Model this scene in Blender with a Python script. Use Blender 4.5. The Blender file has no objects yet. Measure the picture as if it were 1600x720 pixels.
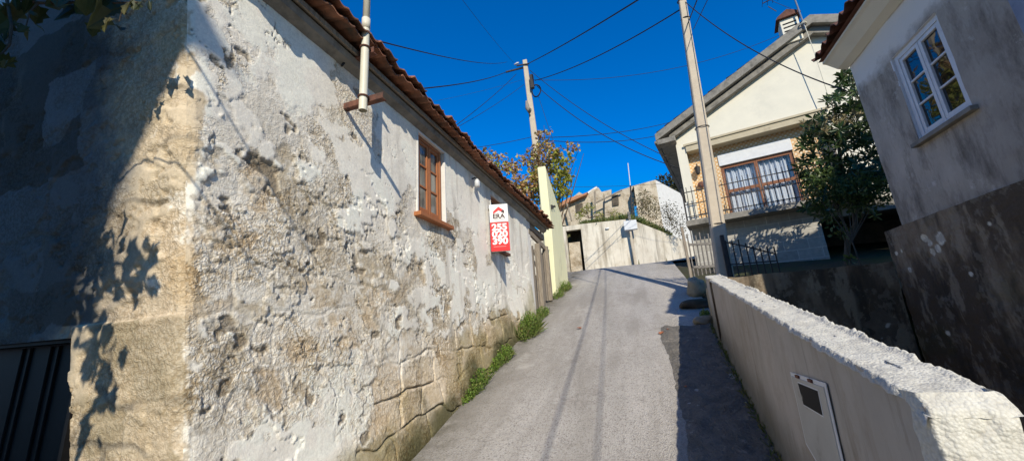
import bpy, bmesh, math, random
import numpy as np
from mathutils import Vector, Matrix
random.seed(7); rng = np.random.default_rng(7)
scene = bpy.context.scene
col = scene.collection
R = math.radians

# ------------------------------------------------------------------ camera
def cam_basis(pitch, roll, yaw):
    cy, sy = math.cos(yaw), math.sin(yaw); cp, sp = math.cos(pitch), math.sin(pitch); cr, sr = math.cos(roll), math.sin(roll)
    X = np.array([cy, 0, -sy]); Y = np.array([sy, 0, cy]); Z = np.array([0, 1, 0.])
    P = np.array([[1, 0, 0], [0, cp, -sp], [0, sp, cp]]); Q = np.array([[cr, -sr, 0], [sr, cr, 0], [0, 0, 1]])
    M = Q @ P
    return np.stack([M @ X, M @ Y, M @ Z], 1)
CB = cam_basis(R(14.33), R(3.77), R(18.05))
CP = np.array([0, 0, 1.6])
cam = bpy.data.cameras.new('camera'); camo = bpy.data.objects.new('camera', cam); col.objects.link(camo)
cam.sensor_width = 36; cam.lens = 13.5; cam.clip_start = 0.05; cam.clip_end = 3000
rot = Matrix([[CB[0][i], CB[1][i], -CB[2][i]] for i in range(3)])
camo.matrix_world = Matrix.Translation(Vector(CP)) @ rot.to_4x4()
scene.camera = camo

# ------------------------------------------------------------------ world, sun
TO_SUN = Vector((1.0, -2.05, 1.38)).normalized()
elev = math.asin(TO_SUN.z); azim = math.atan2(TO_SUN.x, TO_SUN.y)
w = bpy.data.worlds.new('World'); scene.world = w; w.use_nodes = True
nt = w.node_tree; nt.nodes.clear()
sky = nt.nodes.new('ShaderNodeTexSky'); sky.sky_type = 'NISHITA'; sky.sun_disc = False
sky.sun_elevation = elev; sky.sun_rotation = azim; sky.air_density = 1.0; sky.dust_density = 0.0; sky.ozone_density = 10.0; sky.altitude = 300
hs = nt.nodes.new('ShaderNodeHueSaturation'); hs.inputs['Saturation'].default_value = 1.20; hs.inputs['Hue'].default_value = 0.503; hs.inputs['Value'].default_value = 1.30
bg = nt.nodes.new('ShaderNodeBackground'); bg.inputs['Strength'].default_value = 0.15
out = nt.nodes.new('ShaderNodeOutputWorld')
nt.links.new(sky.outputs[0], hs.inputs['Color']); cl = nt.nodes.new('ShaderNodeMix'); cl.data_type = 'RGBA'; cl.blend_type = 'DARKEN'; cl.inputs[0].default_value = 1.0; cl.inputs[7].default_value = (3.4, 3.9, 5.8, 1)
nt.links.new(hs.outputs[0], cl.inputs[6]); nt.links.new(cl.outputs[2], bg.inputs[0]); nt.links.new(bg.outputs[0], out.inputs[0])
sun = bpy.data.lights.new('sun', 'SUN'); sun.energy = 5.0; sun.angle = R(0.5); sun.color = (1.0, 0.93, 0.785)
suno = bpy.data.objects.new('sun', sun); col.objects.link(suno)
suno.rotation_euler = (-TO_SUN).to_track_quat('-Z', 'Y').to_euler(); suno.location = (6, -14, 20)
scene.view_settings.view_transform = 'Standard'; scene.view_settings.look = 'None'; scene.view_settings.exposure = 0
scene.render.engine = 'CYCLES'
scene.cycles.max_bounces = 6; scene.cycles.use_denoising = True

# ------------------------------------------------------------------ numpy noise
def _h(ix, iy, seed):
    n = (ix.astype(np.int64) * 374761393 + iy.astype(np.int64) * 668265263 + seed * 974634777) & 0xffffffff
    n = ((n ^ (n >> 13)) * 1274126177) & 0xffffffff
    n = (n ^ (n >> 16)) & 0xffffffff
    return n / 4294967295.0
def vn(x, y, seed=0):
    x0 = np.floor(x); y0 = np.floor(y); fx = x - x0; fy = y - y0
    fx = fx * fx * fx * (fx * (fx * 6 - 15) + 10); fy = fy * fy * fy * (fy * (fy * 6 - 15) + 10)
    a = _h(x0, y0, seed); b = _h(x0 + 1, y0, seed); c = _h(x0, y0 + 1, seed); d = _h(x0 + 1, y0 + 1, seed)
    return (a * (1 - fx) + b * fx) * (1 - fy) + (c * (1 - fx) + d * fx) * fy - 0.5
def fbm(x, y, seed=0, oct=4, gain=0.5):
    t = 0; a = 1.0
    for i in range(oct):
        t = t + a * vn(x * 2 ** i, y * 2 ** i, seed + i * 17); a *= gain
    return t
def worley(x, y, seed=0):
    x0 = np.floor(x); y0 = np.floor(y); f1 = np.full(x.shape, 9.0); f2 = f1.copy()
    for i in (-1, 0, 1):
        for j in (-1, 0, 1):
            cx = x0 + i; cy = y0 + j
            d = np.hypot(cx + _h(cx, cy, seed) - x, cy + _h(cx, cy, seed + 5) - y)
            m = d < f1; f2 = np.where(m, f1, np.minimum(f2, d)); f1 = np.where(m, d, f1)
    return f1, f2
def sst(a, b, x):
    t = np.clip((x - a) / (b - a), 0, 1); return t * t * (3 - 2 * t)
def mixc(a, b, t): return a + (np.asarray(b) - a) * t[..., None]

# ------------------------------------------------------------------ materials
class NT:
    def __init__(s, name):
        s.m = bpy.data.materials.new(name); s.m.use_nodes = True; s.t = s.m.node_tree; s.t.nodes.clear()
        s.out = s.n('ShaderNodeOutputMaterial'); s.b = s.n('ShaderNodeBsdfPrincipled'); s.l(s.b.outputs[0], s.out.inputs[0])
        s.co = s.n('ShaderNodeTexCoord').outputs['Object']
    def n(s, t): return s.t.nodes.new(t)
    def l(s, a, b): s.t.links.new(a, b)
    def noise(s, scale, detail=4, rough=0.55, co=None, stretch=None):
        n = s.n('ShaderNodeTexNoise'); n.inputs['Scale'].default_value = scale; n.inputs['Detail'].default_value = detail; n.inputs['Roughness'].default_value = rough
        c = co or s.co
        if stretch:
            mp = s.n('ShaderNodeMapping'); mp.inputs['Scale'].default_value = stretch; s.l(c, mp.inputs[0]); c = mp.outputs[0]
        s.l(c, n.inputs['Vector']); return n.outputs['Fac']
    def ramp(s, fac, stops):
        r = s.n('ShaderNodeValToRGB'); e = r.color_ramp.elements
        while len(e) < len(stops): e.new(0.5)
        for el, (p, c) in zip(e, stops):
            el.position = p; el.color = (c, c, c, 1) if isinstance(c, (int, float)) else (*c, 1)
        s.l(fac, r.inputs[0]); return r.outputs[0]
    def mix(s, fac, a, b, mode='MIX'):
        m = s.n('ShaderNodeMix'); m.data_type = 'RGBA'; m.blend_type = mode
        for v, k in ((fac, 0), (a, 6), (b, 7)):
            if hasattr(v, 'is_output'): s.l(v, m.inputs[k])
            elif k == 0: m.inputs[0].default_value = v
            else: m.inputs[k].default_value = (*v, 1)
        return m.outputs[2]
    def bump(s, h, strength=0.5, dist=0.02, prev=None):
        b = s.n('ShaderNodeBump'); b.inputs['Strength'].default_value = strength; b.inputs['Distance'].default_value = dist
        s.l(h, b.inputs['Height'])
        if prev: s.l(prev, b.inputs['Normal'])
        return b.outputs[0]
    def fin(s, colr, rough=0.85, normal=None, metal=0, spec=0.3):
        if hasattr(colr, 'is_output'): s.l(colr, s.b.inputs['Base Color'])
        else: s.b.inputs['Base Color'].default_value = (*colr, 1)
        s.b.inputs['Roughness'].default_value = rough; s.b.inputs['Metallic'].default_value = metal
        s.b.inputs['Specular IOR Level'].default_value = spec
        if normal: s.l(normal, s.b.inputs['Normal'])
        return s.m
def mottled(name, c1, c2, scale=3.0, c3=None, s3=1.2, t3=(0.5, 0.7), rough=0.85, bump=0.3, bscale=60, bdist=0.01, spec=0.3, metal=0, stretch=None):
    k = NT(name)
    c = k.mix(k.ramp(k.noise(scale, 6, 0.65, stretch=stretch), [(0.32, 0.0), (0.68, 1.0)]), c1, c2)
    if c3: c = k.mix(k.ramp(k.noise(s3, 6, 0.7, stretch=stretch), [(t3[0], 0.0), (t3[1], 1.0)]), c, c3)
    nb = k.bump(k.noise(bscale, 5, 0.6), bump, bdist)
    return k.fin(c, rough, nb, metal, spec)
def attr_mat(name, fine=90, bump=0.5, bdist=0.01, rough=0.92, pick=0.0):
    k = NT(name); a = k.n('ShaderNodeAttribute'); a.attribute_name = 'tint'
    c = k.mix(1.0, a.outputs['Color'], k.ramp(k.noise(40, 6, 0.7), [(0.3, 0.84), (0.6, 1.03)]), 'MULTIPLY')
    nb = k.bump(k.noise(fine, 5, 0.65), bump, bdist)
    if pick:
        # tool marks: dense gritty nodules, only where the vertex alpha says the surface is rough
        nz = k.n('ShaderNodeTexNoise'); nz.inputs['Scale'].default_value = 18; nz.inputs['Detail'].default_value = 3; k.l(k.co, nz.inputs['Vector'])
        ad = k.n('ShaderNodeVectorMath'); ad.operation = 'MULTIPLY_ADD'; ad.inputs[1].default_value = (.05, .05, .05); k.l(nz.outputs['Color'], ad.inputs[0]); k.l(k.co, ad.inputs[2])
        hs_ = []
        for sc in (34, 72):
            v = k.n('ShaderNodeTexVoronoi'); v.feature = 'F1'; v.inputs['Scale'].default_value = sc; k.l(ad.outputs[0], v.inputs['Vector']); hs_.append(v.outputs['Distance'])
        h1 = k.ramp(hs_[0], [(0.0, 1.0), (0.85, 0.0)]); h2 = k.ramp(hs_[1], [(0.0, 1.0), (0.8, 0.0)])
        ro = k.ramp(a.outputs['Alpha'], [(0.05, 0.06), (0.95, 1.0)])
        hh = k.mix(.45, h1, h2); hm = k.mix(1.0, hh, ro, 'MULTIPLY')
        nb = k.bump(hm, pick, 0.030, nb)
        dark = k.ramp(hh, [(0.28, 1.0), (0.50, 0.0)]); dm = k.mix(1.0, dark, ro, 'MULTIPLY')
        spk = k.ramp(k.noise(95, 4, 0.75), [(0.50, 0.0), (0.66, 0.75)]); sm = k.mix(1.0, spk, ro, 'MULTIPLY')
        c = k.mix(dm, c, k.mix(1.0, c, (.68, .61, .51), 'MULTIPLY'))
        c = k.mix(sm, c, k.mix(1.0, c, (.66, .59, .48), 'MULTIPLY'))
        c = k.mix(1.0, c, k.ramp(k.noise(70, 4, .7), [(.45, 1.0), (.70, 1.12)]), 'MULTIPLY')
    return k.fin(c, rough, nb, 0, 0.2)
def leaf_mat(name, stops, trans=0.35, rough=0.45):
    k = NT(name); g = k.n('ShaderNodeNewGeometry')
    c = k.ramp(g.outputs['Random Per Island'], stops)
    c = k.mix(k.ramp(k.noise(25, 3), [(0.3, 0.7), (0.7, 1.0)]), (0.02, 0.02, 0.01), c)
    k.fin(c, rough, None, 0, 0.4)
    t = k.n('ShaderNodeBsdfTranslucent'); k.l(c, t.inputs[0])
    ms = k.n('ShaderNodeMixShader'); ms.inputs[0].default_value = trans
    k.l(k.b.outputs[0], ms.inputs[1]); k.l(t.outputs[0], ms.inputs[2]); k.l(ms.outputs[0], k.out.inputs[0])
    return k.m
def wood_mat(name, c1, c2, scale=8, stretch=(6, 6, 0.6), rough=0.8, bump=0.4):
    k = NT(name); f = k.noise(scale, 6, 0.7, stretch=stretch)
    c = k.mix(k.ramp(f, [(0.3, 0.0), (0.7, 1.0)]), c1, c2)
    return k.fin(c, rough, k.bump(f, bump, 0.006), 0, 0.3)
def glass_mat(name, base=(0.03, 0.035, 0.04), rough=0.03):
    k = NT(name); k.fin(base, rough, k.bump(k.noise(3, 2), 0.05, 0.02), 0, 0.9); return k.m

def lin(h): return tuple(((c / 255 + 0.055) / 1.055) ** 2.4 if c > 10 else c / 255 / 12.92 for c in h)

M = {}
M['wall'] = attr_mat('limewashed_stone', 130, 0.5, 0.006, pick=0.48)
M['white_plaster'] = mottled('white_plaster', (0.78, 0.75, 0.70), (0.66, 0.63, 0.58), 4, (0.45, 0.42, 0.37), 1.5, (0.6, 0.8), bump=0.4, bscale=40)
M['old_wood'] = wood_mat('weathered_wood', (0.16, 0.125, 0.09), (0.36, 0.31, 0.25))
M['brown_wood'] = wood_mat('brown_painted_wood', (0.32, 0.105, 0.035), (0.42, 0.16, 0.06), rough=0.5, bump=0.2)
M['brown_wood2'] = wood_mat('varnished_brown_wood', (0.19, 0.075, 0.035), (0.27, 0.11, 0.05), rough=0.45, bump=0.2)
M['dark_wood'] = wood_mat('dark_brown_wood', (0.10, 0.045, 0.03), (0.17, 0.08, 0.05))
M['glass'] = glass_mat('window_glass')
M['tile'] = mottled('clay_roof_tile', (0.21, 0.082, 0.045), (0.33, 0.15, 0.085), 9, (0.085, 0.065, 0.05), 3.5, (0.45, 0.68), bump=0.5, bscale=45)
M['orange_tile'] = mottled('broken_orange_tile', (0.42, 0.17, 0.08), (0.52, 0.26, 0.14), 5, (0.2, 0.13, 0.09), 2.5, (0.5, 0.72), bump=0.8, bscale=12, bdist=.05)
M['tile_dark'] = mottled('dark_clay_tile', (0.12, 0.05, 0.035), (0.18, 0.08, 0.055), 9, (0.04, 0.035, 0.03), 3.5, (0.45, 0.7), bump=0.5, bscale=45)
M['black_metal'] = mottled('black_painted_metal', (0.006, 0.006, 0.007), (0.012, 0.012, 0.013), 6, rough=0.5, bump=0.05, spec=0.12)
M['iron'] = mottled('old_iron', (0.02, 0.02, 0.022), (0.06, 0.05, 0.045), 20, rough=0.6, bump=0.3)
M['grey_iron'] = mottled('weathered_grey_bars', (0.10, 0.095, 0.09), (0.24, 0.22, 0.20), 14, rough=0.7, bump=0.3)
M['rust'] = mottled('rusty_steel', (0.12, 0.05, 0.035), (0.20, 0.09, 0.06), 25, (0.06, 0.04, 0.035), 8, rough=0.85, bump=0.5)
M['pvc'] = mottled('aged_cream_pipe', (0.62, 0.58, 0.46), (0.70, 0.66, 0.54), 6, (0.48, 0.42, 0.30), 3, (0.6, 0.8), rough=0.45, bump=0.05)
M['pole'] = mottled('cast_concrete_pole', (0.56, 0.48, 0.37), (0.46, 0.39, 0.30), 5, (0.28, 0.25, 0.21), 3, (0.62, 0.8), rough=0.9, bump=0.4, bscale=70)
M['cable'] = mottled('black_cable', (0.012, 0.012, 0.014), (0.02, 0.02, 0.022), 5, rough=0.6, bump=0.0)
M['porcelain'] = mottled('insulator_porcelain', (0.55, 0.55, 0.55), (0.7, 0.7, 0.7), 9, rough=0.3, bump=0.0)
M['yellow_plaster'] = mottled('pale_yellow_render', (0.84, 0.81, 0.53), (0.77, 0.74, 0.48), 3, (0.48, 0.45, 0.33), 1.6, (0.58, 0.8), bump=0.3, bscale=35, stretch=(1, 1, 0.4))
M['cream'] = mottled('cream_render', (0.78, 0.73, 0.60), (0.70, 0.66, 0.55), 1.5, (0.60, 0.57, 0.48), 0.8, (0.55, 0.8), bump=0.25, bscale=50)
M['concrete_dark'] = mottled('weathered_concrete', (0.30, 0.275, 0.235), (0.20, 0.185, 0.16), 6, (0.09, 0.085, 0.075), 2.5, (0.5, 0.72), bump=0.4, bscale=40)
M['canopy'] = mottled('canopy_concrete', (0.55, 0.48, 0.34), (0.46, 0.39, 0.27), 3, (0.3, 0.24, 0.16), 2, (0.55, 0.8), bump=0.2)
M['white_paint'] = mottled('white_gloss_paint', (0.72, 0.72, 0.72), (0.62, 0.63, 0.64), 6, (0.45, 0.45, 0.44), 5, (0.62, 0.8), rough=0.5, bump=0.1)
M['white_plastic'] = mottled('white_plastic', (0.80, 0.80, 0.78), (0.74, 0.74, 0.72), 5, rough=0.4, bump=0.02)
M['red_plastic'] = mottled('red_sign_face', (0.68, 0.012, 0.015), (0.62, 0.010, 0.013), 4, rough=0.4, bump=0.0)
M['grey_print'] = mottled('grey_print', (0.35, 0.33, 0.33), (0.4, 0.38, 0.38), 4, rough=0.5, bump=0)
M['dark_print'] = mottled('dark_print', (0.05, 0.02, 0.02), (0.07, 0.03, 0.03), 4, rough=0.5, bump=0)
M['curtain'] = mottled('white_net_curtain', (0.90, 0.89, 0.90), (0.80, 0.80, 0.82), 12, rough=0.9, bump=0.2)
M['red_door'] = mottled('dark_red_door_paint', (0.10, 0.012, 0.010), (0.13, 0.018, 0.014), 6, rough=0.4, bump=0.1)
M['blue_frame'] = mottled('pale_blue_frame', (0.30, 0.34, 0.42), (0.22, 0.25, 0.32), 6, (0.12, 0.13, 0.16), 4, (0.5, 0.75), rough=0.6, bump=0.2)
M['soil'] = mottled('garden_soil', (0.07, 0.055, 0.035), (0.04, 0.04, 0.02), 2, (0.05, 0.06, 0.02), 0.7, (0.45, 0.6), bump=0.8, bscale=12, bdist=0.05)
M['bark'] = mottled('tree_bark', (0.14, 0.115, 0.085), (0.07, 0.06, 0.045), 10, bump=0.8, bscale=30, stretch=(3, 3, 0.7))
M['twig'] = mottled('vine_stem', (0.12, 0.08, 0.05), (0.06, 0.045, 0.03), 14, bump=0.5)
M['rock'] = mottled('light_granite_boulder', (0.42, 0.36, 0.25), (0.30, 0.26, 0.19), 7, (0.14, 0.12, 0.09), 4, (0.55, 0.75), bump=0.8, bscale=25, bdist=0.03)
M['neighbour'] = mottled('neighbour_render', (0.62, 0.57, 0.50), (0.55, 0.5, 0.44), 2, bump=0.2)

# ------------------------------------------------------------------ object helpers
def tag(o, label=None, cat=None, group=None, kind=None):
    if label: o['label'] = label
    if cat: o['category'] = cat
    if group: o['group'] = group
    if kind: o['kind'] = kind
    return o
def thing(name, label, cat, loc, rotz=0, group=None):
    o = bpy.data.objects.new(name, None); col.objects.link(o); o.empty_display_size = 0.2
    o.location = loc; o.rotation_euler = (0, 0, rotz)
    return tag(o, label, cat, group)
def world_off(o):
    v = np.zeros(3)
    while o is not None: v += np.array(o.location); o = o.parent
    return v
class MB:
    def __init__(s): s.v = []; s.f = []
    def add(s, vs, fs):
        b = len(s.v); s.v += [tuple(map(float, p)) for p in vs]; s.f += [tuple(i + b for i in f) for f in fs]; return s
    def quad(s, a, b, c, d): return s.add([a, b, c, d], [(0, 1, 2, 3)])
    def box(s, lo, hi):
        (a, b, c), (d, e, f) = lo, hi
        return s.add([(a, b, c), (d, b, c), (d, e, c), (a, e, c), (a, b, f), (d, b, f), (d, e, f), (a, e, f)],
                     [(0, 3, 2, 1), (4, 5, 6, 7), (0, 1, 5, 4), (1, 2, 6, 5), (2, 3, 7, 6), (3, 0, 4, 7)])
    def obox(s, c, ax, ay, az, hx, hy, hz):
        c, ax, ay, az = map(np.asarray, (c, ax, ay, az)); P = []
        for k in (-1, 1):
            for i, j in ((-1, -1), (1, -1), (1, 1), (-1, 1)): P.append(c + ax * hx * i + ay * hy * j + az * hz * k)
        return s.add(P, [(0, 3, 2, 1), (4, 5, 6, 7), (0, 1, 5, 4), (1, 2, 6, 5), (2, 3, 7, 6), (3, 0, 4, 7)])
    def bar(s, a, b, wx, wy=None, up=(0, 0, 1)):
        wy = wy or wx; a = np.asarray(a, float); b = np.asarray(b, float); d = b - a; L = np.linalg.norm(d); d /= L
        u = np.asarray(up, float)
        if abs(d @ u) > 0.95: u = np.array([1.0, 0, 0])
        x = np.cross(d, u); x /= np.linalg.norm(x); y = np.cross(x, d)
        return s.obox((a + b) / 2, x, y, d, wx / 2, wy / 2, L / 2)
    def tube(s, pts, rad, n=8, cap=True):
        pts = [np.asarray(p, float) for p in pts]; r = rad if hasattr(rad, '__len__') else [rad] * len(pts)
        V = []; F = []; ref = None
        for i, p in enumerate(pts):
            d = pts[min(i + 1, len(pts) - 1)] - pts[max(i - 1, 0)]; d = d / (np.linalg.norm(d) + 1e-9)
            if ref is None or abs(d @ ref) > 0.98: ref = np.array([0, 0, 1.0]) if abs(d[2]) < 0.9 else np.array([1.0, 0, 0])
            x = np.cross(ref, d); x /= np.linalg.norm(x); y = np.cross(d, x); ref = y
            ref = y
            for k in range(n):
                a = 2 * math.pi * k / n; V.append(p + (x * math.cos(a) + y * math.sin(a)) * r[i])
        for i in range(len(pts) - 1):
            for k in range(n): F.append((i * n + k, i * n + (k + 1) % n, (i + 1) * n + (k + 1) % n, (i + 1) * n + k))
        if cap: F += [tuple(range(n - 1, -1, -1)), tuple(range((len(pts) - 1) * n, len(pts) * n))]
        return s.add(V, F)
    def prism(s, poly, axis_pts):
        """poly: list of 3D points (front), axis_pts: offset vector to the back face"""
        n = len(poly); off = np.asarray(axis_pts, float); P = [np.asarray(p, float) for p in poly]
        return s.add(P + [p + off for p in P], [tuple(range(n)), tuple(range(2 * n - 1, n - 1, -1))] + [(i, i + n, (i + 1) % n + n, (i + 1) % n) for i in range(n)])
    def build(s, name, mat, parent=None, local=False, smooth=False, bevel=0):
        return mesh_obj(name, s.v, s.f, mat, parent, local, smooth, bevel)
def mesh_obj(name, v, f, mat, parent=None, local=False, smooth=False, bevel=0, tint=None, fix=True):
    v = np.asarray(v, float)
    if parent is not None and not local: v = v - world_off(parent)
    me = bpy.data.meshes.new(name)
    if isinstance(f, np.ndarray):
        nf, k = f.shape
        me.vertices.add(len(v)); me.vertices.foreach_set('co', v.astype(np.float32).ravel())
        me.loops.add(nf * k); me.loops.foreach_set('vertex_index', f.astype(np.int32).ravel())
        me.polygons.add(nf); me.polygons.foreach_set('loop_start', np.arange(0, nf * k, k, dtype=np.int32))
        me.update(calc_edges=True)
    else:
        me.from_pydata([tuple(p) for p in v], [], f)
        if fix:
            bm = bmesh.new(); bm.from_mesh(me); bmesh.ops.recalc_face_normals(bm, faces=bm.faces); bm.to_mesh(me); bm.free()
    if smooth: me.polygons.foreach_set('use_smooth', np.ones(len(me.polygons), bool))
    if tint is not None:
        a = me.color_attributes.new('tint', 'FLOAT_COLOR', 'POINT')
        c = np.ones((len(v), 4), np.float32); c[:, :np.shape(tint)[1]] = tint; a.data.foreach_set('color', c.ravel())
    me.materials.append(mat)
    o = bpy.data.objects.new(name, me); col.objects.link(o)
    if parent is not None: o.parent = parent
    if bevel:
        b = o.modifiers.new('bevel', 'BEVEL'); b.width = bevel; b.segments = 2; b.limit_method = 'ANGLE'; b.angle_limit = R(40)
    return o
def grid_faces(nx, ny, mask=None):
    i = np.arange(nx - 1)[:, None] * ny + np.arange(ny - 1)[None, :]
    f = np.stack([i, i + ny, i + ny + 1, i + 1], -1).reshape(-1, 4)
    return f if mask is None else f[mask.reshape(-1)]
def arr(*p): return np.array(p, float)

# leaves ---------------------------------------------------------------------
OVAL = np.array([(0, 0), (0.3, 0.5), (0.7, 0.38), (1, 0), (0.7, -0.38), (0.3, -0.5)])
LONG = np.array([(0, 0), (0.35, 0.36), (0.75, 0.42), (1, 0), (0.75, -0.42), (0.35, -0.36)])
LOBE = np.array([(0.0, 0), (-0.12, 0.42), (0.16, 0.36), (0.28, 0.62), (0.52, 0.33), (0.70, 0.36), (1, 0), (0.70, -0.36), (0.52, -0.33), (0.28, -0.62), (0.16, -0.36), (-0.12, -0.42)])
def leaves(C, D, N, L, W, shape=OVAL, fold=0.25, droop=0.15):
    """C base points, D directions, N approximate normals, L lengths, W widths -> one vertex/face list"""
    D = D / np.linalg.norm(D, axis=1, keepdims=True)
    S = np.cross(N, D); S /= (np.linalg.norm(S, axis=1, keepdims=True) + 1e-9); N2 = np.cross(D, S)
    n = len(C); k = len(shape); V = np.zeros((n, k, 3))
    for i, (a, b) in enumerate(shape):
        V[:, i] = C + D * (a * L)[:, None] + S * (b * W)[:, None] + N2 * (abs(b) * fold * W - droop * a * a * L)[:, None]
    V = V.reshape(-1, 3)
    # fold along the midrib: tip index = where a==1
    t = int(np.argmax(shape[:, 0])); base = np.arange(n)[:, None] * k
    F = []
    up = list(range(0, t + 1)); dn = [0] + list(range(t, k))
    f1 = [tuple(b[0] + np.array(up)) for b in base]; f2 = [tuple(b[0] + np.array(dn)) for b in base]
    return V, [tuple(int(q) for q in f) for f in f1 + f2]
def rdir(n, up=0.0):
    d = rng.normal(size=(n, 3)); d[:, 2] += up; return d / np.linalg.norm(d, axis=1, keepdims=True)
def leaf_obj(name, C, D, N, L, W, mat, parent, shape=OVAL, fold=0.25, droop=0.15):
    V, F = leaves(np.asarray(C), np.asarray(D), np.asarray(N), L, W, shape, fold, droop)
    return mesh_obj(name, V, F, mat, parent, fix=False)

# ------------------------------------------------------------------ photo-to-place survey helpers (camera rays onto real planes)
def ray(u, v):
    d = CB.T @ np.array([u - 800, 360 - v, 600.0]); return d / np.linalg.norm(d)
def onx(u, v, x): r = ray(u, v); return CP + r * ((x - CP[0]) / r[0])
def ony(u, v, y): r = ray(u, v); return CP + r * ((y - CP[1]) / r[1])
def onroad(u, v):
    n = np.array([0, -0.27, 1.0]); r = ray(u, v); return CP + r * (((np.array([0, 0, -0.6]) - CP) @ n) / (r @ n))

# ================================================================== GROUND
def prof(y):
    y = np.asarray(y, float)
    z = 0.27 * y - 0.6
    z = np.where(y < -3, -1.41 + 0.06 * (y + 3), z)
    t = np.clip((y - 15.5) / 3.5, 0, 1); flat = 0.27 * 15.5 - 0.6 + 0.27 * 3.5 * (t - t * t / 2) + np.maximum(y - 19, 0) * 0.02
    return np.where(y > 15.5, flat, z)
def sheet(name, xs, ys, zf, mat, tintf=None, smooth=True):
    X, Y = np.meshgrid(xs, ys, indexing='ij'); Z = zf(X, Y)
    V = np.stack([X, Y, Z], -1).reshape(-1, 3)
    return tag(mesh_obj(name, V, grid_faces(len(xs), len(ys)), mat, smooth=smooth), kind='structure')
gx = np.unique(np.concatenate([np.linspace(-900, -30, 12), np.linspace(-30, 30, 61), np.linspace(30, 900, 12), np.array([.97, 1.0, 1.1, 3.3, 3.5])]))
gy = np.unique(np.concatenate([np.linspace(-900, -30, 12), np.linspace(-30, 40, 71), np.linspace(40, 900, 12), np.array([6.7, 6.85])]))
sheet('ground', gx, gy, lambda X, Y: prof(np.clip(Y, -60, 60)) - 0.12 - 1.9 * sst(0.98, 1.1, X) * (1 - sst(3.3, 4, X)) * (1 - sst(6.7, 7.0, Y)) * sst(-6, -5, Y), M['soil'])

k = NT('worn_asphalt')
agg = k.n('ShaderNodeTexVoronoi'); agg.inputs['Scale'].default_value = 75; k.l(k.co, agg.inputs['Vector'])
c = k.mix(k.ramp(k.noise(1.1, 6, 0.7, stretch=(2.2, 0.35, 1)), [(0.3, 0.0), (0.7, 1.0)]), (0.37, 0.345, 0.315), (0.50, 0.465, 0.43))
c = k.mix(k.ramp(k.noise(5, 6, 0.75), [(0.55, 0.0), (0.75, 0.55)]), c, (0.23, 0.205, 0.18))
c = k.mix(k.ramp(agg.outputs['Color'], [(0.12, 0.6), (0.42, 0.0), (0.90, 0.0), (0.98, 0.45)]), c, (0.13, 0.115, 0.10))
c = k.mix(k.ramp(k.noise(160, 3, 0.7), [(0.56, 0.0), (0.70, 0.55)]), c, (0.62, 0.58, 0.53))
c = k.mix(k.ramp(k.noise(0.45, 5, 0.6), [(0.45, 0.0), (0.7, 0.35)]), c, (0.25, 0.22, 0.185))
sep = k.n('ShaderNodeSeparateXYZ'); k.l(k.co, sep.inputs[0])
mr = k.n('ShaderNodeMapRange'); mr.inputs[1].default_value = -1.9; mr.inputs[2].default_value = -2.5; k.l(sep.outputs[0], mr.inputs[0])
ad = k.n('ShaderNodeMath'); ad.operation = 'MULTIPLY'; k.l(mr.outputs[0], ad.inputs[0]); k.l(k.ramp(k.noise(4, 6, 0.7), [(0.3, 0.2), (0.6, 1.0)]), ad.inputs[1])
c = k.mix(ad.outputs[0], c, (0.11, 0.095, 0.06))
crk = k.n('ShaderNodeTexVoronoi'); crk.feature = 'DISTANCE_TO_EDGE'; crk.inputs['Scale'].default_value = 0.55
wv = k.n('ShaderNodeVectorMath'); wv.operation = 'ADD'; nn_ = k.n('ShaderNodeTexNoise'); nn_.inputs['Scale'].default_value = 1.6; nn_.inputs['Detail'].default_value = 6; k.l(k.co, nn_.inputs['Vector']); k.l(k.co, wv.inputs[0]); k.l(nn_.outputs['Color'], wv.inputs[1]); k.l(wv.outputs[0], crk.inputs['Vector'])
c = k.mix(k.ramp(k.noise(1.3, 4, 0.6, stretch=(1.6, .12, 1)), [(0.46, 0.0), (0.62, 0.55)]), c, (0.27, 0.245, 0.215))
c = k.mix(k.ramp(k.noise(1.7, 6, 0.75), [(0.56, 0.0), (0.62, 0.35)]), c, (0.25, 0.225, 0.195)); c = k.mix(k.ramp(k.noise(0.9, 6, 0.75), [(0.58, 0.0), (0.68, 0.5)]), c, (0.56, 0.52, 0.47))
c = k.mix(k.ramp(k.noise(38, 4, 0.8), [(0.58, 0.0), (0.72, 0.5)]), c, (0.17, 0.15, 0.13))
c = k.mix(k.ramp(crk.outputs['Distance'], [(0.0, 0.35), (0.004, 0.0)]), c, (0.12, 0.11, 0.10))
mr2 = k.n('ShaderNodeMapRange'); mr2.inputs[1].default_value = 0.05; mr2.inputs[2].default_value = 0.45; k.l(sep.outputs[0], mr2.inputs[0])
md = k.n('ShaderNodeMath'); md.operation = 'MULTIPLY'; k.l(mr2.outputs[0], md.inputs[0]); k.l(k.ramp(k.noise(26, 5, 0.8), [(0.52, 0.0), (0.60, 1.0)]), md.inputs[1])
c = k.mix(md.outputs[0], c, (0.58, 0.52, 0.42))
nb = k.bump(agg.outputs['Distance'], 0.8, 0.012); nb = k.bump(k.noise(14, 5, 0.7), 0.35, 0.02, nb)
M['asphalt'] = k.fin(c, 0.9, nb, 0, 0.25)
def road_z(X, Y): return prof(Y) + 0.02 * fbm(X * 0.9, Y * 0.6, 3, 3) - 0.02 * ((X + 0.8) / 1.8) ** 2 * (np.abs(X) < 3)
sheet('road', np.linspace(-3.3, 1.25, 50), np.linspace(-9, 17, 260), road_z, M['asphalt'])
sheet('side_road', np.linspace(-6, 9, 60), np.linspace(17, 34, 60), lambda X, Y: road_z(np.clip(X, -3.3, 1.25), Y) + np.maximum(X - 0, 0) * 0.13 * sst(17, 20, Y), M['asphalt'])
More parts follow.
